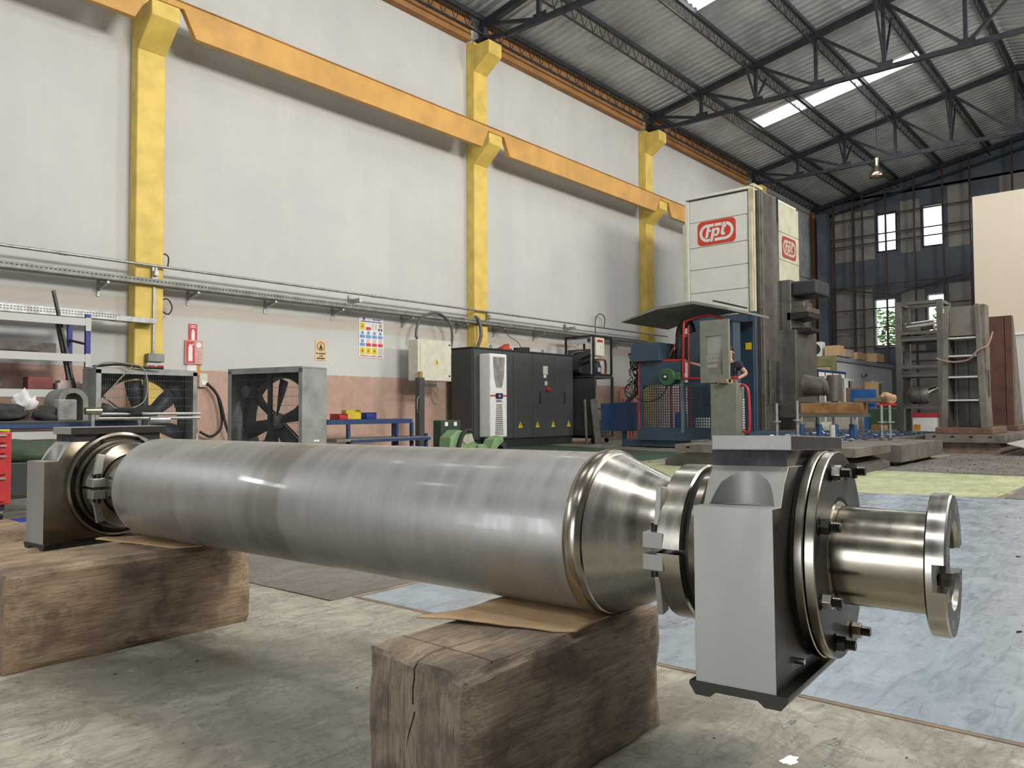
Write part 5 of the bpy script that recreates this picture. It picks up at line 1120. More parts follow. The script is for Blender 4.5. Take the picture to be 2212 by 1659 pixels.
rtube([(-0.02, Yc(7.93), 1.50), (-0.02, Yc(7.90), 2.55), (0, Yc(7.84), 2.70), (0.0, Yc(7.3), 2.78), (0.1, Yc(7.05), 2.66)])
rtube([(-0.02, Yc(7.80), 1.52), (-0.02, Yc(7.79), 2.6)], RED, 0.02)
rtube([(-0.02, Yc(7.93), 1.48), (-0.02, Yc(7.2), 1.47), (-0.02, Yc(6.7), 1.46)])
rtube([(0.1, Yc(7.9), 1.05), (0.1, Yc(7.0), 1.05)], RED, 0.02)
for y in (8.62, 8.4, 8.15): rtube([(0.7, Yc(y), 0.4), (0.7, Yc(y), 1.35)], RED, 0.022)
rtube([(-0.25, Yc(6.55), 1.30), (-0.3, Yc(6.42), 1.28), (-0.3, Yc(6.36), 1.1), (-0.3, Yc(6.36), 0.42), (-0.25, Yc(6.5), 0.40)])
for k in range(12): B().bx(-0.28, -0.27, Yc(6.50), Yc(6.46), 0.45 + k * 0.05, 0.475 + k * 0.05).ob('grip_rung', WHITEP, oc)
B().bx(-0.15, 0.5, Yc(8.42), Yc(9.14), 1.88, 2.28).ob('terminal_box', MB, oc, bevel=0.015)
B().prism([(Yc(8.42), 1.88), (Yc(7.98), 1.88), (Yc(7.98), 2.42), (Yc(8.2), 2.36)], 'x', 0.3, 0.33).ob('mesh_guard', mat('dark_mesh', (0.02, 0.018, 0.02), 0.6), oc)
rtube([(0.3, Yc(8.45), 1.95), (0.3, Yc(8.2), 2.38), (0.3, Yc(7.98), 2.44)], RED, 0.02)
B().tube(smooth_path([(0.35, Yc(8.22), 1.95), (0.35, Yc(8.2), 2.5), (0.35, Yc(8.1), 2.66), (0.38, Yc(7.98), 2.68), (0.4, Yc(7.92), 2.5)], 5), 0.085, 12).ob('cable_chain', BLACK, oc, smooth=60)
# canopy
can = B().prism([(Yc(9.25), 2.78), (Yc(8.35), 3.02), (Yc(7.5), 3.06), (Yc(6.75), 2.86), (Yc(6.75), 2.81), (Yc(7.5), 3.0), (Yc(8.35), 2.96), (Yc(9.25), 2.75)], 'x', -0.35, 1.7).ob('canopy', mat('canopy_grey', (0.22, 0.23, 0.20), 0.5, 0.2, var=0.1), oc)
B().box((0.2, Yc(6.95), 2.99), (0.9, 0.35, 0.03), Matrix.Rotation(0.28, 3, 'X')).ob('canopy_hatch', BLACK, can)
# back wall, console and screen
B().bx(1.6, 1.65, Yc(7.08), Yc(7.95), 0.34, 2.78).ob('back_wall', MB, oc)
cs = B().bx(0.55, 0.9, Yc(7.05), Yc(7.78), 0.9, 2.70).ob('console', MB, oc, bevel=0.02)
B().bx(0.535, 0.55, Yc(7.2), Yc(7.72), 2.02, 2.40).ob('paper_sheet', mat('pale_paper', (0.60, 0.60, 0.66), 0.6), cs)
B().bx(0.52, 0.55, Yc(7.1), Yc(7.74), 1.84, 2.01).ob('key_panel', LGREY, cs)
for k in range(7): B().bx(0.515, 0.52, Yc(7.66) - k * 0.07, Yc(7.63) - k * 0.07, 1.90, 1.93).ob('key', BLACK, cs)
B().bx(0.52, 0.55, Yc(7.62), Yc(7.74), 2.5, 2.66).ob('label_plate', LGREY, cs)
B().bx(1.58, 1.6, Yc(7.12), Yc(7.25), 2.15, 2.3).ob('yellow_switch', SIGNY, oc)
# cable reel
rl = B().cyl((-0.22, Yc(8.22), 1.52), (-0.05, Yc(8.22), 1.52), 0.19, n=32).ob('cable_reel', mat('reel_green', (0.035, 0.11, 0.05), 0.4, var=0.1), oc, smooth=40, bevel=0.02)
B().bx(-0.235, -0.22, Yc(8.19), Yc(8.30), 1.46, 1.58).ob('reel_plate', BLACK, rl); B().bx(-0.238, -0.235, Yc(8.21), Yc(8.27), 1.51, 1.55).ob('reel_label', WHITE, rl)
B().bx(-0.2, -0.07, Yc(7.95), Yc(8.1), 1.46, 1.62).ob('reel_arm', MATS['reel_green'], rl)
B().tube(smooth_path([(-0.12, Yc(8.25), 1.34), (-0.15, Yc(8.4), 1.1), (-0.15, Yc(8.75), 1.0), (-0.1, Yc(9.05), 1.1), (-0.05, Yc(9.35), 1.25)], 6), 0.014, 8).ob('reel_cable', RUBBER, rl, smooth=60)
# swing-out pendant with window
PG = mat('pendant_grey', (0.20, 0.205, 0.17), 0.45, var=0.08)
pd = thing('swing_pendant_panel', 'grey swing-out pendant panel with a window in front of the operator', 'pendant panel', (14.25, 7.0, 0))
for (y0, y1, z0, z1) in ((-0.30, 0.31, 2.30, 2.62), (-0.30, 0.31, 1.36, 1.52), (-0.30, -0.17, 1.52, 2.30), (0.18, 0.31, 1.52, 2.30)): B().bx(0.0, 0.08, y0, y1, z0, z1).ob('frame', PG, pd)
def m_pane():
    m, t, b = nt('smoky_pane'); b.inputs['Base Color'].default_value = (0.30, 0.31, 0.26, 1); b.inputs['Roughness'].default_value = 0.05; b.inputs['Alpha'].default_value = 0.42; return m
SMOKE = m_pane()
B().bx(0.03, 0.045, -0.17, 0.18, 1.52, 2.30).ob('pane', SMOKE, pd)
B().bx(0.0, 0.35, -0.46, 0.10, 0.10, 1.34).ob('pedestal', PG, pd, bevel=0.012)
B().bx(-0.1, 0.2, -0.30, -0.12, 1.34, 1.42).ob('wood_block', WOODF, pd)
# blue cabinet on a stand and cables at the left of the platform
bc = thing('blue_junction_cabinet', 'small blue cabinet with an open door on a stand left of the platform', 'cabinet', (15.0, 9.72, 0))
B().bx(0.0, 0.3, -0.28, 0.30, 0.34, 1.0).ob('body', mat('mid_blue', (0.02, 0.05, 0.12), 0.45), bc, bevel=0.01)
B().bx(-0.3, 0.0, 0.30, 0.33, 0.36, 0.98).ob('door', MATS['mid_blue'], bc)
B().bx(0.1, 0.17, -0.06, 0.02, 0, 0.34).ob('post', MB, bc)
B().bar((0.1, -0.1, 1.0), (0.1, -0.65, 1.4), 0.07).ob('strut', CABG, bc)
hz = thing('cable_bundle', 'tangle of dark hydraulic hoses at the left edge of the platform', 'hoses', (14.75, 9.15, 0.7))
for k in range(9):
    r_ = random.Random(k); pts = [(0.05 * k % 0.3, 0.0 + r_.uniform(-0.02, 0.22), 1.35 - 0.12 * i + r_.uniform(-0.06, 0.06)) for i in range(8)]
    B().tube(smooth_path(pts, 4), 0.018, 6).ob('hose', RUBBER if k % 3 else GALVD, hz, smooth=60)
B().lathe([(-0.02, 0.16), (0, 0.18), (0.02, 0.16), (0, 0.14), (-0.02, 0.16)], (0, 0.12, 0.55), 24, 'x').ob('hose', RUBBER, hz, smooth=60)
def bottle(name, lb, x, y, z, r, h, m): return tag(B().lathe([(0, 0), (0, r), (h * 0.9, r), (h, r * 0.9), (h, 0)], (x, y, z), 20, 'z').ob(name, m, smooth=40), lb, 'bucket')
bottle('white_bucket', 'white bucket behind the wire mesh of the platform', 15.0, 7.62, 0.341, 0.2, 0.32, WHITE)
bottle('blue_canister', 'bright blue canister behind the wire mesh of the platform', 15.1, 8.22, 0.341, 0.13, 0.42, mat('bright_blue_plastic', (0.03, 0.10, 0.50), 0.4))

# ------------------------------------------------------------------ operator (arms seen left and right of the pendant)
def person():
    t = thing('person', 'person in dark navy workwear gripping a red tube behind the pendant panel', 'person', (15.15, 7.1, 0.342))
    SK = mat('skin', (0.52, 0.30, 0.21), 0.55, var=0.06); NV = mat('navy_cloth', (0.014, 0.018, 0.032), 0.85, var=0.2); DN = mat('denim', (0.03, 0.05, 0.09), 0.85, var=0.15)
    def skin(name, verts, edges, radii, m, root_=0):
        me = bpy.data.meshes.new(name); me.from_pydata(verts, edges, []); o = bpy.data.objects.new(name, me); COL.objects.link(o)
        sk = o.modifiers.new('skin', 'SKIN'); sk.use_smooth_shade = True
        bpy.context.view_layer.update()
        for i, r in enumerate(radii): me.skin_vertices[0].data[i].radius = (r, r) if not isinstance(r, tuple) else r
        me.skin_vertices[0].data[root_].use_root = True
        sb = o.modifiers.new('sub', 'SUBSURF'); sb.levels = 2; sb.render_levels = 2
        o.parent = t; bpy.context.view_layer.update(); baked(o); o.data.materials.clear(); o.data.materials.append(m); o.data.polygons.foreach_set('use_smooth', [True] * len(o.data.polygons)); return o
    # body: pelvis, spine, neck, head, legs, arms (left arm stretched towards +y to the tube, right arm bent)
    V = [(0, 0, 0.95), (0, 0, 1.15), (0.0, 0, 1.38), (0, 0, 1.50), (-0.02, 0, 1.58), (-0.03, 0, 1.68), (-0.02, 0, 1.78),
         (0, 0.10, 0.90), (-0.02, 0.12, 0.50), (0.02, 0.12, 0.08), (-0.14, 0.13, 0.03),
         (0, -0.10, 0.90), (-0.02, -0.12, 0.50), (0.02, -0.12, 0.08), (-0.14, -0.13, 0.03),
         (0, 0.19, 1.42), (-0.12, 0.42, 1.38), (-0.30, 0.66, 1.45), (-0.36, 0.74, 1.49),
         (0, -0.19, 1.42), (-0.02, -0.38, 1.22), (-0.2, -0.28, 1.12), (-0.3, -0.2, 1.10)]
    E = [(0, 1), (1, 2), (2, 3), (3, 4), (4, 5), (5, 6), (0, 7), (7, 8), (8, 9), (9, 10), (0, 11), (11, 12), (12, 13), (13, 14), (2, 15), (15, 16), (16, 17), (17, 18), (2, 19), (19, 20), (20, 21), (21, 22)]
    Rr = [(0.13, 0.16), (0.12, 0.15), (0.12, 0.17), 0.06, 0.065, (0.105, 0.085), (0.075, 0.06), 0.09, 0.062, 0.042, 0.035, 0.09, 0.062, 0.042, 0.035, 0.062, 0.046, 0.032, 0.026, 0.062, 0.046, 0.036, 0.028]
    body = skin('body', V, E, Rr, SK)
    # clothing shells that follow the body
    skin('t_shirt', [(0, 0, 0.95), (0, 0, 1.15), (0, 0, 1.38), (0, 0, 1.47), (0, 0.19, 1.42), (-0.05, 0.29, 1.40), (0, -0.19, 1.42), (-0.012, -0.30, 1.30)], [(0, 1), (1, 2), (2, 3), (2, 4), (4, 5), (2, 6), (6, 7)], [(0.145, 0.17), (0.135, 0.165), (0.135, 0.185), 0.075, 0.078, 0.07, 0.078, 0.07], NV)
    skin('trousers', [(0, 0, 0.97), (0, 0.10, 0.88), (-0.02, 0.12, 0.50), (0.02, 0.12, 0.10), (0, -0.10, 0.88), (-0.02, -0.12, 0.50), (0.02, -0.12, 0.10)], [(0, 1), (1, 2), (2, 3), (0, 4), (4, 5), (5, 6)], [(0.14, 0.165), 0.105, 0.075, 0.062, 0.105, 0.075, 0.062], DN)
    hr = bmesh.new(); bmesh.ops.create_icosphere(hr, subdivisions=3, radius=1)
    for v in hr.verts:
        p = v.co; v.co = Vector((p.x * 0.112 - 0.02 + (0.02 if p.z < 0 else 0), p.y * 0.094, p.z * 0.12 + 1.725))
    for v in [v for v in hr.verts if v.co.z < 1.70 and v.co.x < 0.0]: hr.verts.remove(v)
    me = bpy.data.meshes.new('hair'); hr.to_mesh(me); hr.free(); me.materials.append(mat('dark_hair', (0.02, 0.015, 0.012), 0.7)); ho = bpy.data.objects.new('hair', me); COL.objects.link(ho); ho.parent = t
    # face
    b = B()
    B().cyl((-0.115, 0, 1.675), (-0.155, 0, 1.655), 0.012, 0.018, n=10).ob('nose', SK, t, smooth=60)
    for s_ in (-1, 1):
        B().lathe([(-0.012, 0), (-0.008, 0.010), (0, 0.012), (0.008, 0.010), (0.012, 0)], (-0.118, s_ * 0.034, 1.695), 10, 'x').ob('eye', BLACK, t, smooth=60)
        B().lathe([(-0.01, 0.0), (-0.006, 0.02), (0.004, 0.026), (0.01, 0.0)], (-0.01, s_ * 0.088, 1.675), 10, 'y').ob('ear', SK, t, smooth=60)
    B().bx(-0.127, -0.118, -0.026, 0.026, 1.618, 1.626).ob('mouth', mat('lip', (0.35, 0.14, 0.11), 0.5), t)
    # left hand closed round the red tube: palm, four curled fingers, thumb
    hx, hy, hz_ = -0.40, 0.78, 1.50
    skin('palm', [(-0.36, 0.74, 1.49), (-0.39, 0.77, 1.50), (-0.41, 0.795, 1.51)], [(0, 1), (1, 2)], [0.026, (0.030, 0.022), (0.030, 0.020)], SK)
    for k, (dz, ln) in enumerate(((0.033, 0.9), (0.012, 1.0), (-0.009, 0.95), (-0.029, 0.78))):
        z = 1.512 + dz
        skin('finger', [(-0.41, 0.79, z), (-0.448, 0.812 * 1, z), (-0.470, 0.838, z - 0.003), (-0.455, 0.862 * 1, z - 0.004)], [(0, 1), (1, 2), (2, 3)], [0.0105, 0.010, 0.0095, 0.0085], SK)
    skin('thumb', [(-0.385, 0.785, 1.530), (-0.40, 0.822, 1.545), (-0.43, 0.850, 1.545)], [(0, 1), (1, 2)], [0.013, 0.0115, 0.0095], SK)
    # right hand, relaxed
    skin('palm', [(-0.3, -0.2, 1.10), (-0.335, -0.18, 1.09), (-0.37, -0.16, 1.08)], [(0, 1), (1, 2)], [0.026, (0.022, 0.032), (0.02, 0.03)], SK)
    for k in range(4): skin('finger', [(-0.37, -0.19 + 0.02 * k, 1.08), (-0.405, -0.185 + 0.02 * k, 1.07), (-0.43, -0.18 + 0.02 * k, 1.05)], [(0, 1), (1, 2)], [0.010, 0.0095, 0.0085], SK)
    skin('thumb', [(-0.335, -0.15, 1.09), (-0.37, -0.12, 1.085), (-0.40, -0.115, 1.08)], [(0, 1), (1, 2)], [0.013, 0.011, 0.0095], SK)
    return t
person()

# ------------------------------------------------------------------ T-slot tables, workpiece and jacks
def tslot(name, lb, x0, x1, y0, y1, z0, z1, step, m, ax='x'):
    """plate with T-slots running along ax, cut as real grooves"""
    t = thing(name, lb, 'machine table', ((x0 + x1) / 2, (y0 + y1) / 2, 0)); cx, cy = (x0 + x1) / 2, (y0 + y1) / 2
    a0, a1 = (y0 - cy, y1 - cy) if ax == 'x' else (x0 - cx, x1 - cx); b_ = [(a0, z0), (a1, z0)]; top = [(a1, z1)]; u = a1 - step / 2
    n = int((a1 - a0) / step)
    for i in range(n):
        top += [(u + 0.016, z1), (u + 0.016, z1 - 0.03), (u + 0.032, z1 - 0.03), (u + 0.032, z1 - 0.055), (u - 0.032, z1 - 0.055), (u - 0.032, z1 - 0.03), (u - 0.016, z1 - 0.03), (u - 0.016, z1)]; u -= step
    top += [(a0, z1)]
    B().prism(b_ + top, 'x' if ax == 'x' else 'y', (x0 - cx) if ax == 'x' else (y0 - cy), (x1 - cx) if ax == 'x' else (y1 - cy)).ob('plate', m, t)
    return t
ta = tslot('slotted_floor_plate', 'low slotted cast-iron plate nearest the camera, behind the right housing', 10.0, 11.55, 3.05, 5.55, 0.215, 0.325, 0.42, CASTL)
B().prism([(-1.25, 0), (-1.25, 0.09), (-0.95, 0.205), (1.15, 0.205), (1.5, 0.09), (1.5, 0)], 'x', -0.62, 0.72).ob('plinth', CAST, ta)
tb = tslot('slotted_floor_plate', 'thick slotted cast-iron block plate with a pale worn side', 11.9, 14.4, 3.0, 6.3, 0.06, 0.30, 0.45, CASTL)
B().bx(-1.1, 1.1, -1.5, 1.5, 0.0, 0.06).ob('plinth', CAST, tb)
tC = tslot('slotted_floor_plate', 'long slotted cast-iron bed covered in bluish swarf', 14.45, 21.0, 3.75, 6.6, 0.06, 0.30, 0.45, CAST)
B().bx(-3.1, 3.1, -1.3, 1.3, 0.0, 0.06).ob('plinth', CAST, tC)
BSW = mat('blue_swarf', (0.16, 0.22, 0.32), 0.3, 0.8, var=0.3)
scatter('blue_swarf', 1500, lambda: (random.uniform(12.2, 18.8), random.uniform(4.0, 6.2), 0.30), BSW, 0.012, 0.05, 'bluish curled swarf covering the slotted bed plates')
wp = thing('workpiece_beam', 'orange-brown steel beam workpiece clamped above the slotted bed', 'workpiece', (14.2, 4.7, 0.74))
B().bx(-0.16, 0.16, -0.55, 0.52, 0.0, 0.19).ob('beam', mat('orange_rust', (0.32, 0.17, 0.06), 0.55, 0.2, var=0.25, scale=5), wp, bevel=0.01)
B().bx(-0.2, 0.2, -0.58, 0.56, -0.06, 0.0).ob('lower_plate', CAST, wp); B().bx(-0.1, 0.1, -0.75, 0.62, 0.19, 0.205).ob('clamp_bar', CASTL, wp)
B().bx(-0.12, 0.12, 0.3, 0.62, 0.205, 0.30).ob('clamp_plate', CAST, wp); B().bx(-0.12, 0.12, -0.78, -0.4, 0.205, 0.27).ob('clamp_plate', CAST, wp)
JB = mat('jack_blue', (0.03, 0.09, 0.22), 0.4, var=0.1)
for i, (x, y) in enumerate(((14.0, 5.18), (14.3, 5.0), (14.0, 4.86), (14.32, 4.74), (14.0, 4.58), (14.3, 4.42), (14.05, 4.28))):
    j = thing('screw_jack', 'blue screw jack under the workpiece beam, number %s from the left' % ['first', 'second', 'third', 'fourth', 'fifth', 'sixth', 'seventh'][i], 'jack', (x, y, 0.30), 0, 'blue screw jacks')
    B().cyl((0, 0, 0), (0, 0, 0.25), 0.035, n=14).ob('barrel', JB, j, smooth=40); B().cyl((0, 0, 0.25), (0, 0, 0.379), 0.018, n=12).ob('screw', GALV, j, smooth=40)
for i, (x, y, h) in enumerate(((12.35, 4.98, 0.62), (12.5, 4.70, 0.66), (13.6, 3.72, 0.58), (13.7, 3.62, 0.58))):
    s_ = thing('clamp_stud', 'tall threaded clamp stud standing in the slotted plate, %s' % ['far left one', 'one with a washer, second from left', 'third from left', 'far right one'][i], 'stud', (x, y, 0.301), 0, 'tall clamp studs')
    B().cyl((0, 0, 0), (0, 0, h), 0.022, n=12).ob('rod', GALV, s_, smooth=40); B().cyl((0, 0, h * 0.5), (0, 0, h * 0.5 + 0.02), 0.07, n=16).ob('washer', GALV, s_, smooth=40)
    B().cyl((0, 0, 0.0), (0, 0, 0.05), 0.04, n=6).ob('nut', CAST, s_)
bottle('clear_bottle', 'translucent plastic bottle standing among the swarf', 13.1, 4.35, 0.301, 0.045, 0.26, mat('milky_plastic', (0.45, 0.44, 0.40), 0.3))

# ------------------------------------------------------------------ angle plates on their own table
td = tslot('slotted_floor_plate', 'slotted cast-iron table carrying the angle plates', 16.0, 22.5, 2.35, 3.62, 0.20, 0.34, 0.3, CASTL)
B().bx(-3.1, 3.1, -0.55, 0.55, 0.0, 0.20).ob('plinth', mat('rusty_plinth', (0.25, 0.17, 0.13), 0.7, 0.2, var=0.25), td)
tag(B().prism([(1.55, 0.02), (2.25, 0.20), (2.27, 0.22), (1.55, 0.04)], 'x', 15.6, 19.5).ob('sloping_cover', mat('dull_aluminium', (0.5, 0.49, 0.45), 0.45, 0.6)), 'sloping aluminium way cover beside the angle plate table', 'cover')
def angle_plate(lb, x0, y0, y1, zt, m, ladder):
    t = thing('angle_plate', lb, 'angle plate', (x0, (y0 + y1) / 2, 0.341)); hw = (y1 - y0) / 2; H = zt - 0.341
    B().bx(-0.08, 1.5, -hw - 0.08, hw + 0.08, 0, 0.12).ob('foot', mat('rust_brown', (0.19, 0.11, 0.075), 0.75, 0.2, var=0.2), t, bevel=0.01)
    if ladder:
        for s_ in (-1, 1): B().prism([(s_ * (hw - 0.12), 0.12), (s_ * hw, 0.12), (s_ * (hw - 0.10), H), (s_ * (hw - 0.18), H)], 'x', 0.0, 0.9 if s_ > 0 else 0.55).ob('side_rib', m, t, bevel=0.01)
        B().bx(0.55, 0.65, -hw + 0.1, hw - 0.1, 0.12, H).ob('back_web', CAST, t)
        for x in (-0.16, 0.02, 0.2): B().bx(0.5, 0.56, x - 0.02, x + 0.02, 0.12, H).ob('rib', CASTL, t)
        for z in (0.62, 1.06, 1.46, 1.80): B().bx(0.02, 0.55, -hw + 0.10, hw - 0.10, z, z + 0.03).ob('rung', LGREY, t)
        B().bx(0.1, 0.6, -hw + 0.12, hw - 0.12, 1.86, H - 0.02).ob('upper_web', m, t)
        B().bx(0.15, 0.5, -hw + 0.02, -hw + 0.10, 0.12, H).ob('flank', m, t, bevel=0.01)
        B().bx(0.25, 0.36, -hw + 0.012, -hw + 0.02, 0.7, 1.2).ob('slot', BLACK, t)
    else:
        B().bx(0, 0.2, -hw + 0.14, hw, 0.12, H).ob('face', m, t, bevel=0.006); B().bx(-0.02, 0.2, -hw, -hw + 0.13, 0.12, H).ob('face_strip', m, t, bevel=0.006)
        B().prism([(0.2, 0.12), (1.3, 0.12), (0.5, H * 0.8), (0.2, H)], 'y', -hw, -hw + 0.1).ob('gusset', CASTL, t)
        B().lathe([(-0.012, 0.02), (-0.012, 0.04), (0, 0.04)], (0, 0.0, 0.9), 16, 'x').ob('hole', CAST, t)
    return t
ap = angle_plate('grey cast-iron angle plate with white ladder rungs', 16.5, 2.68, 3.46, 2.78, CASTL, True)
angle_plate('rust-brown steel angle plate with a flat face', 19.5, 2.68, 3.5, 2.82, mat('rust_face', (0.13, 0.06, 0.042), 0.75, 0.15, var=0.2, scale=3, bmp=0.1), False)
hose('rope_sling', 'frayed pinkish rope slung round the ladder angle plate', [(16.45, 3.50, 1.78), (16.44, 3.35, 1.72), (16.48, 3.15, 1.70), (16.46, 2.95, 1.74), (16.44, 2.80, 1.9), (16.55, 2.66, 2.0), (16.7, 2.60, 2.25)], 0.018, mat('rope_pink', (0.32, 0.2, 0.16), 0.85), 'rope')
# storage frame with milling heads
fr = thing('milling_head_rack', 'tall grey steel rack holding spare milling heads', 'rack', (19.3, 4.45, 0.301))
for x in (0, 0.75):
    for y in (-0.44, 0.42): B().bx(x - 0.06, x + 0.06, y - 0.06, y + 0.06, 0, 2.98).ob('upright', CAST, fr)
for z in (0.55, 1.28, 1.48, 2.1, 2.25, 2.94):
    for (p, q) in (((0, -0.44), (0, 0.42)), ((0.75, -0.44), (0.75, 0.42)), ((0, -0.44), (0.75, -0.44)), ((0, 0.42), (0.75, 0.42))): B().bar((*p, z), (*q, z), 0.09, 0.07).ob('rail', CAST, fr)
for z in (0.6, 1.33, 2.15): B().bx(-0.02, 0.77, -0.42, 0.40, z, z + 0.02).ob('shelf', CAST, fr)
mh = thing('angle_head_unit', 'ribbed steel milling head on the lower shelf of the rack', 'milling head', (19.6, 4.45, 0.922))
B().lathe([(-0.34, 0.0), (-0.34, 0.16), (-0.3, 0.2), (-0.2, 0.21), (-0.19, 0.2), (-0.15, 0.2), (-0.14, 0.21), (-0.1, 0.21), (-0.09, 0.2), (-0.05, 0.2), (-0.04, 0.21), (0.0, 0.21), (0.06, 0.17), (0.10, 0.1), (0.10, 0)], (0, 0.12, 0.215), 28, 'y').ob('body', CASTL, mh, smooth=40)
mh.children[0].data.transform(Matrix.Translation((0, 0.1, 0)))
B().cyl((0, -0.02, 0.2), (0, -0.30, 0.36), 0.13, 0.05, n=20).ob('nose', S_BRIGHT, mh, smooth=40)
m2 = thing('spindle_unit', 'bright cylindrical spindle on the top shelf of the rack', 'milling head', (19.6, 4.45, 2.472))
B().cyl((0, 0.32, 0.23), (0, -0.25, 0.28), 0.115, n=24).ob('barrel', S_BRIGHT, m2, smooth=40); B().cyl((0, 0.34, 0.17), (0, 0.0, 0.17), 0.13, n=24).ob('body', CAST, m2, smooth=40)
for y in (0.2, -0.1): B().bx(-0.05, 0.05, y - 0.03, y + 0.03, 0, 0.16).ob('support', CAST, m2)
cr = thing('red_white_crate', 'red and white crate at the foot of the steel rack', 'crate', (19.5, 4.4, 0.301))
B().bx(-0.2, 0.25, -0.36, 0.22, 0.0, 0.32).ob('box', WHITEP, cr, bevel=0.01); B().bx(-0.21, 0.26, -0.37, 0.23, 0.32, 0.42).ob('lid', RED, cr, bevel=0.01)
B().bx(-0.203, -0.2, 0.06, 0.2, 0.02, 0.16).ob('picture_label', mat('orange_card', (0.5, 0.2, 0.03), 0.5), cr)
for y in (-0.28, -0.02): B().bx(-0.15, 0.15, y - 0.11, y + 0.11, 0.63 - 0.0, 0.74).ob('red_tub', RED, cr) if False else None

# ------------------------------------------------------------------ things at the far end
gb = thing('green_bin', 'green waste bin with red cloth on top beyond the slotted bed', 'bin', (22.2, 5.95, 0))
B().bx(-0.35, 0.35, -0.5, 0.35, 0.02, 0.85).ob('bin_body', mat('bin_green', (0.06, 0.12, 0.06), 0.5), gb, bevel=0.03)
tag(B().bx(21.95, 22.4, 5.6, 6.15, 0.852, 0.96).ob('red_sack', RED, bevel=0.04), 'folded red sack lying on the green bin', 'sack')
blob('brown_paper', 'crumpled brown packing paper on the red sack', 'paper', (22.2, 5.9, 0.962), (0.22, 0.2, 0.16), CARD, 31.0)
tag(B().bx(20.3, 20.6, 5.5, 5.8, 0.301, 0.42).ob('small_carton', mat('orange_carton', (0.55, 0.30, 0.12), 0.7)), 'small orange carton on the end of the slotted bed', 'carton')
bo = thing('glazed_booth', 'white and blue glazed booth with sliding windows', 'booth', (22.0, 7.7, 0))
B().bx(0, 2.4, 0, 0.9, 0.0, 0.45).ob('base', OFFW, bo); B().bx(-0.03, 2.43, -0.03, 0.93, 1.88, 1.95).ob('roof', mat('mid_blue', (0.03, 0.07, 0.2), 0.5), bo)
for x in (0.0, 0.58, 1.2, 1.8, 2.33): B().bx(x, x + 0.07, -0.02, 0.05, 0.45, 1.88).ob('window_post', WHITEP, bo)
for y in (0.0, 0.83): B().bx(-0.02, 0.05, y, y + 0.07, 0.45, 1.88).ob('window_post', WHITEP, bo)
B().bx(0.0, 2.4, -0.02, 0.05, 1.76, 1.88).ob('lintel', WHITEP, bo); B().bx(-0.02, 0.05, 0, 0.9, 1.76, 1.88).ob('lintel', WHITEP, bo)
B().bx(-0.05, 0.0, -0.05, 0.03, 0, 1.95).ob('corner_post', MATS['mid_blue'], bo)
for x in (0.07, 0.65, 1.27, 1.87): B().bx(x, x + 0.5, 0.0, 0.01, 0.47, 1.76).ob('pane', SMOKE, bo)
B().bx(0.0, 0.01, 0.07, 0.83, 0.47, 1.76).ob('pane', SMOKE, bo)
of = thing('prefab_office', 'grey prefabricated office with a cream end wall and olive roof edge', 'office', (27.2, 8.9, 0))
B().bx(0.02, 7.0, 0.02, 2.2, 0, 2.55).ob('body', mat('prefab_grey', (0.52, 0.54, 0.56), 0.6, var=0.04), of)
B().bx(-0.02, 0.02, 0.0, 2.2, 0.0, 2.30).ob('end_wall', mat('cream_board', (0.66, 0.58, 0.36), 0.6), of)
B().bx(-0.06, 0.03, -0.05, 2.25, 2.30, 2.66).ob('roof_edge', mat('olive_trim', (0.25, 0.24, 0.11), 0.6), of); B().bx(-0.06, 0.03, -0.05, 0.10, 1.6, 2.30).ob('corner_trim', MATS['olive_trim'], of)
B().bx(0.03, 7.05, -0.05, 2.2, 2.48, 2.62).ob('roof_slab', mat('prefab_roof', (0.3, 0.33, 0.36), 0.6), of)
for x0_, x1_, z0_, z1_ in ((1.2, 1.8, 1.3, 1.9), (4.2, 5.4, 0.4, 1.9)):
    w_ = B().bx(x0_, x1_, -0.03, 0.02, z0_, z1_).ob('window', WHITEP, of); B().bx(x0_ + 0.08, (x0_ + x1_) / 2 - 0.03, -0.035, -0.03, z0_ + 0.08, z1_ - 0.08).ob('pane', BLACK, w_); B().bx((x0_ + x1_) / 2 + 0.03, x1_ - 0.08, -0.035, -0.03, z0_ + 0.08, z1_ - 0.08).ob('pane', SMOKE, w_)
B().cyl((2.8, -0.1, 2.1), (3.1, -0.1, 2.08), 0.06, n=12).ob('wall_lamp', GALVD, of, smooth=40)
ac = thing('air_conditioner', 'white air conditioner unit on the prefab office roof', 'air conditioner', (27.4, 9.75, 2.665))
B().bx(0, 0.35, -0.35, 0.45, 0, 0.52).ob('case', WHITE, ac, bevel=0.02); B().cyl((-0.012, -0.1, 0.26), (0.0, -0.1, 0.26), 0.2, n=24).ob('fan_grille', DARKST, ac, smooth=40); B().bx(-0.01, 0.0, 0.15, 0.42, 0.05, 0.47).ob('side_grille', BLACK, ac)
for i, (x, y, sx, sy, sz, m_, lb) in enumerate(((27.6, 9.05, 0.5, 0.5, 0.36, CARD, 'tilted brown carton, leftmost on the office roof'), (28.6, 9.1, 1.0, 0.5, 0.28, mat('pink_wrap', (0.5, 0.4, 0.36), 0.6), 'pink wrapped pack on the office roof'), (30.4, 9.2, 1.2, 0.5, 0.26, CARD, 'flat brown carton in the middle of the office roof'), (32.6, 9.2, 1.0, 0.6, 0.34, CARD, 'brown carton at the far end of the office roof'))):
    tag(B().bx(x - sx / 2, x + sx / 2, y - sy / 2, y + sy / 2, 2.663, 2.663 + sz).ob('carton', m_, bevel=0.01), lb, 'carton', 'cartons on the office roof')
wd = thing('wooden_cabinet', 'brown open-fronted wooden cabinet beside the prefab office', 'cabinet', (25.6, 7.9, 0))
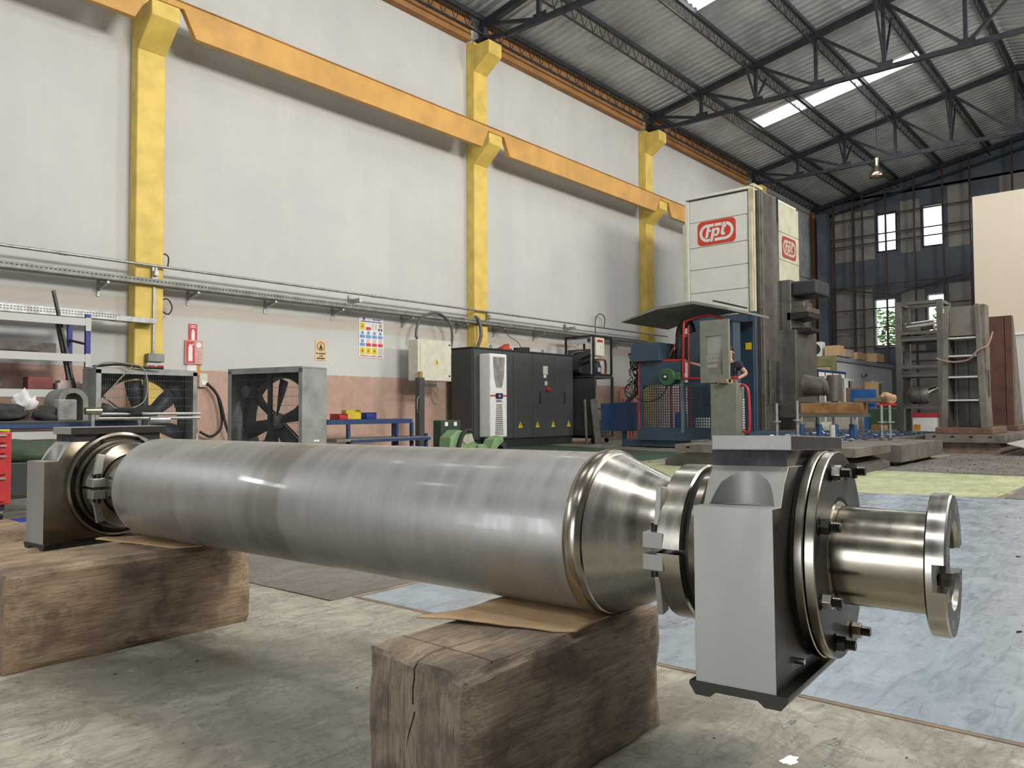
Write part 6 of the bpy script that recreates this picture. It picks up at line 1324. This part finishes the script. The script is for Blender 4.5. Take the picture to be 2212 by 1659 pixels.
B().bx(0, 0.3, -0.42, 0.55, 0.0, 1.5).ob('case', mat('brown_board', (0.26, 0.15, 0.085), 0.6, var=0.1), wd, bevel=0.01); B().bx(-0.04, 0.3, -0.75, -0.42, 0.0, 1.66).ob('door', mat('plywood', (0.42, 0.27, 0.13), 0.6), wd, bevel=0.01)
tag(B().bx(23.3, 23.5, 6.55, 7.15, 0.0, 1.38).bx(23.25, 23.3, 6.5, 7.2, 0.95, 1.38).ob('blue_locker', mat('sky_blue', (0.035, 0.16, 0.50), 0.45)), 'bright blue metal locker beyond the workpiece', 'locker')
tag(B().bx(21.85, 22.5, 6.6, 7.2, 0.0, 0.62).ob('cream_crate', OFFW, bevel=0.01), 'cream box behind the blue screw jacks', 'box')
# bell lamp hanging from the roof
bl = thing('bell_lamp', 'unlit bell-shaped high-bay lamp under the roof', 'lamp', (27.0, 7.36, 8.5))
B().lathe([(0.0, 0.24), (0.03, 0.25), (0.18, 0.2), (0.30, 0.10), (0.42, 0.075), (0.62, 0.08), (0.64, 0.0)], (0, 0, 0), 28, 'z').ob('shade', m_steel('lamp_aluminium', (0.62, 0.50, 0.40), 0.2, 0.35), bl, smooth=40)
B().cyl((0, 0, 0.62), (0, 0, 2.27), 0.012, n=8).ob('hanger', DARKST, bl)
# trees outside the end windows
LEAF = mat('sunlit_leaves', (0.22, 0.34, 0.08), 0.6, var=0.3, scale=3)
for i, (y, lb) in enumerate(((9.35, 'behind the lower left window'), (7.0, 'behind the lower right window'))):
    t = thing('tree', 'sunlit green tree outside, ' + lb, 'tree', (36.9 + i * 0.5, y, 0))
    B().cyl((0, 0, 0), (0, 0, 3.0), 0.12, 0.07, n=10).ob('trunk', WOODF, t, smooth=60)
    b = B(); rnd = random.Random(40 + i)
    for k in range(1700):
        a, c_ = rnd.uniform(0, 2 * PI), rnd.uniform(-1, 1); r_ = 1.15 * rnd.random() ** 0.4
        p = Vector((r_ * math.cos(a) * 0.8, r_ * math.sin(a) * 0.92, 3.7 + c_ * 1.5)); s_ = rnd.uniform(0.07, 0.15)
        R_ = Matrix.Rotation(rnd.uniform(0, 6), 3, 'Z') @ Matrix.Rotation(rnd.uniform(0, 3), 3, 'X')
        b.add([p + R_ @ Vector(q) * s_ for q in ((-1, 0, 0), (0, -0.5, 0.1), (1, 0, 0), (0, 0.5, 0.1))], [(0, 1, 2, 3)])
    o = b.ob('foliage', LEAF, t); o['kind'] = 'stuff'
B().bx(35.3, 60, -20, 30, -0.25, -0.2).ob('ground_outside', GREENF, kind='structure')
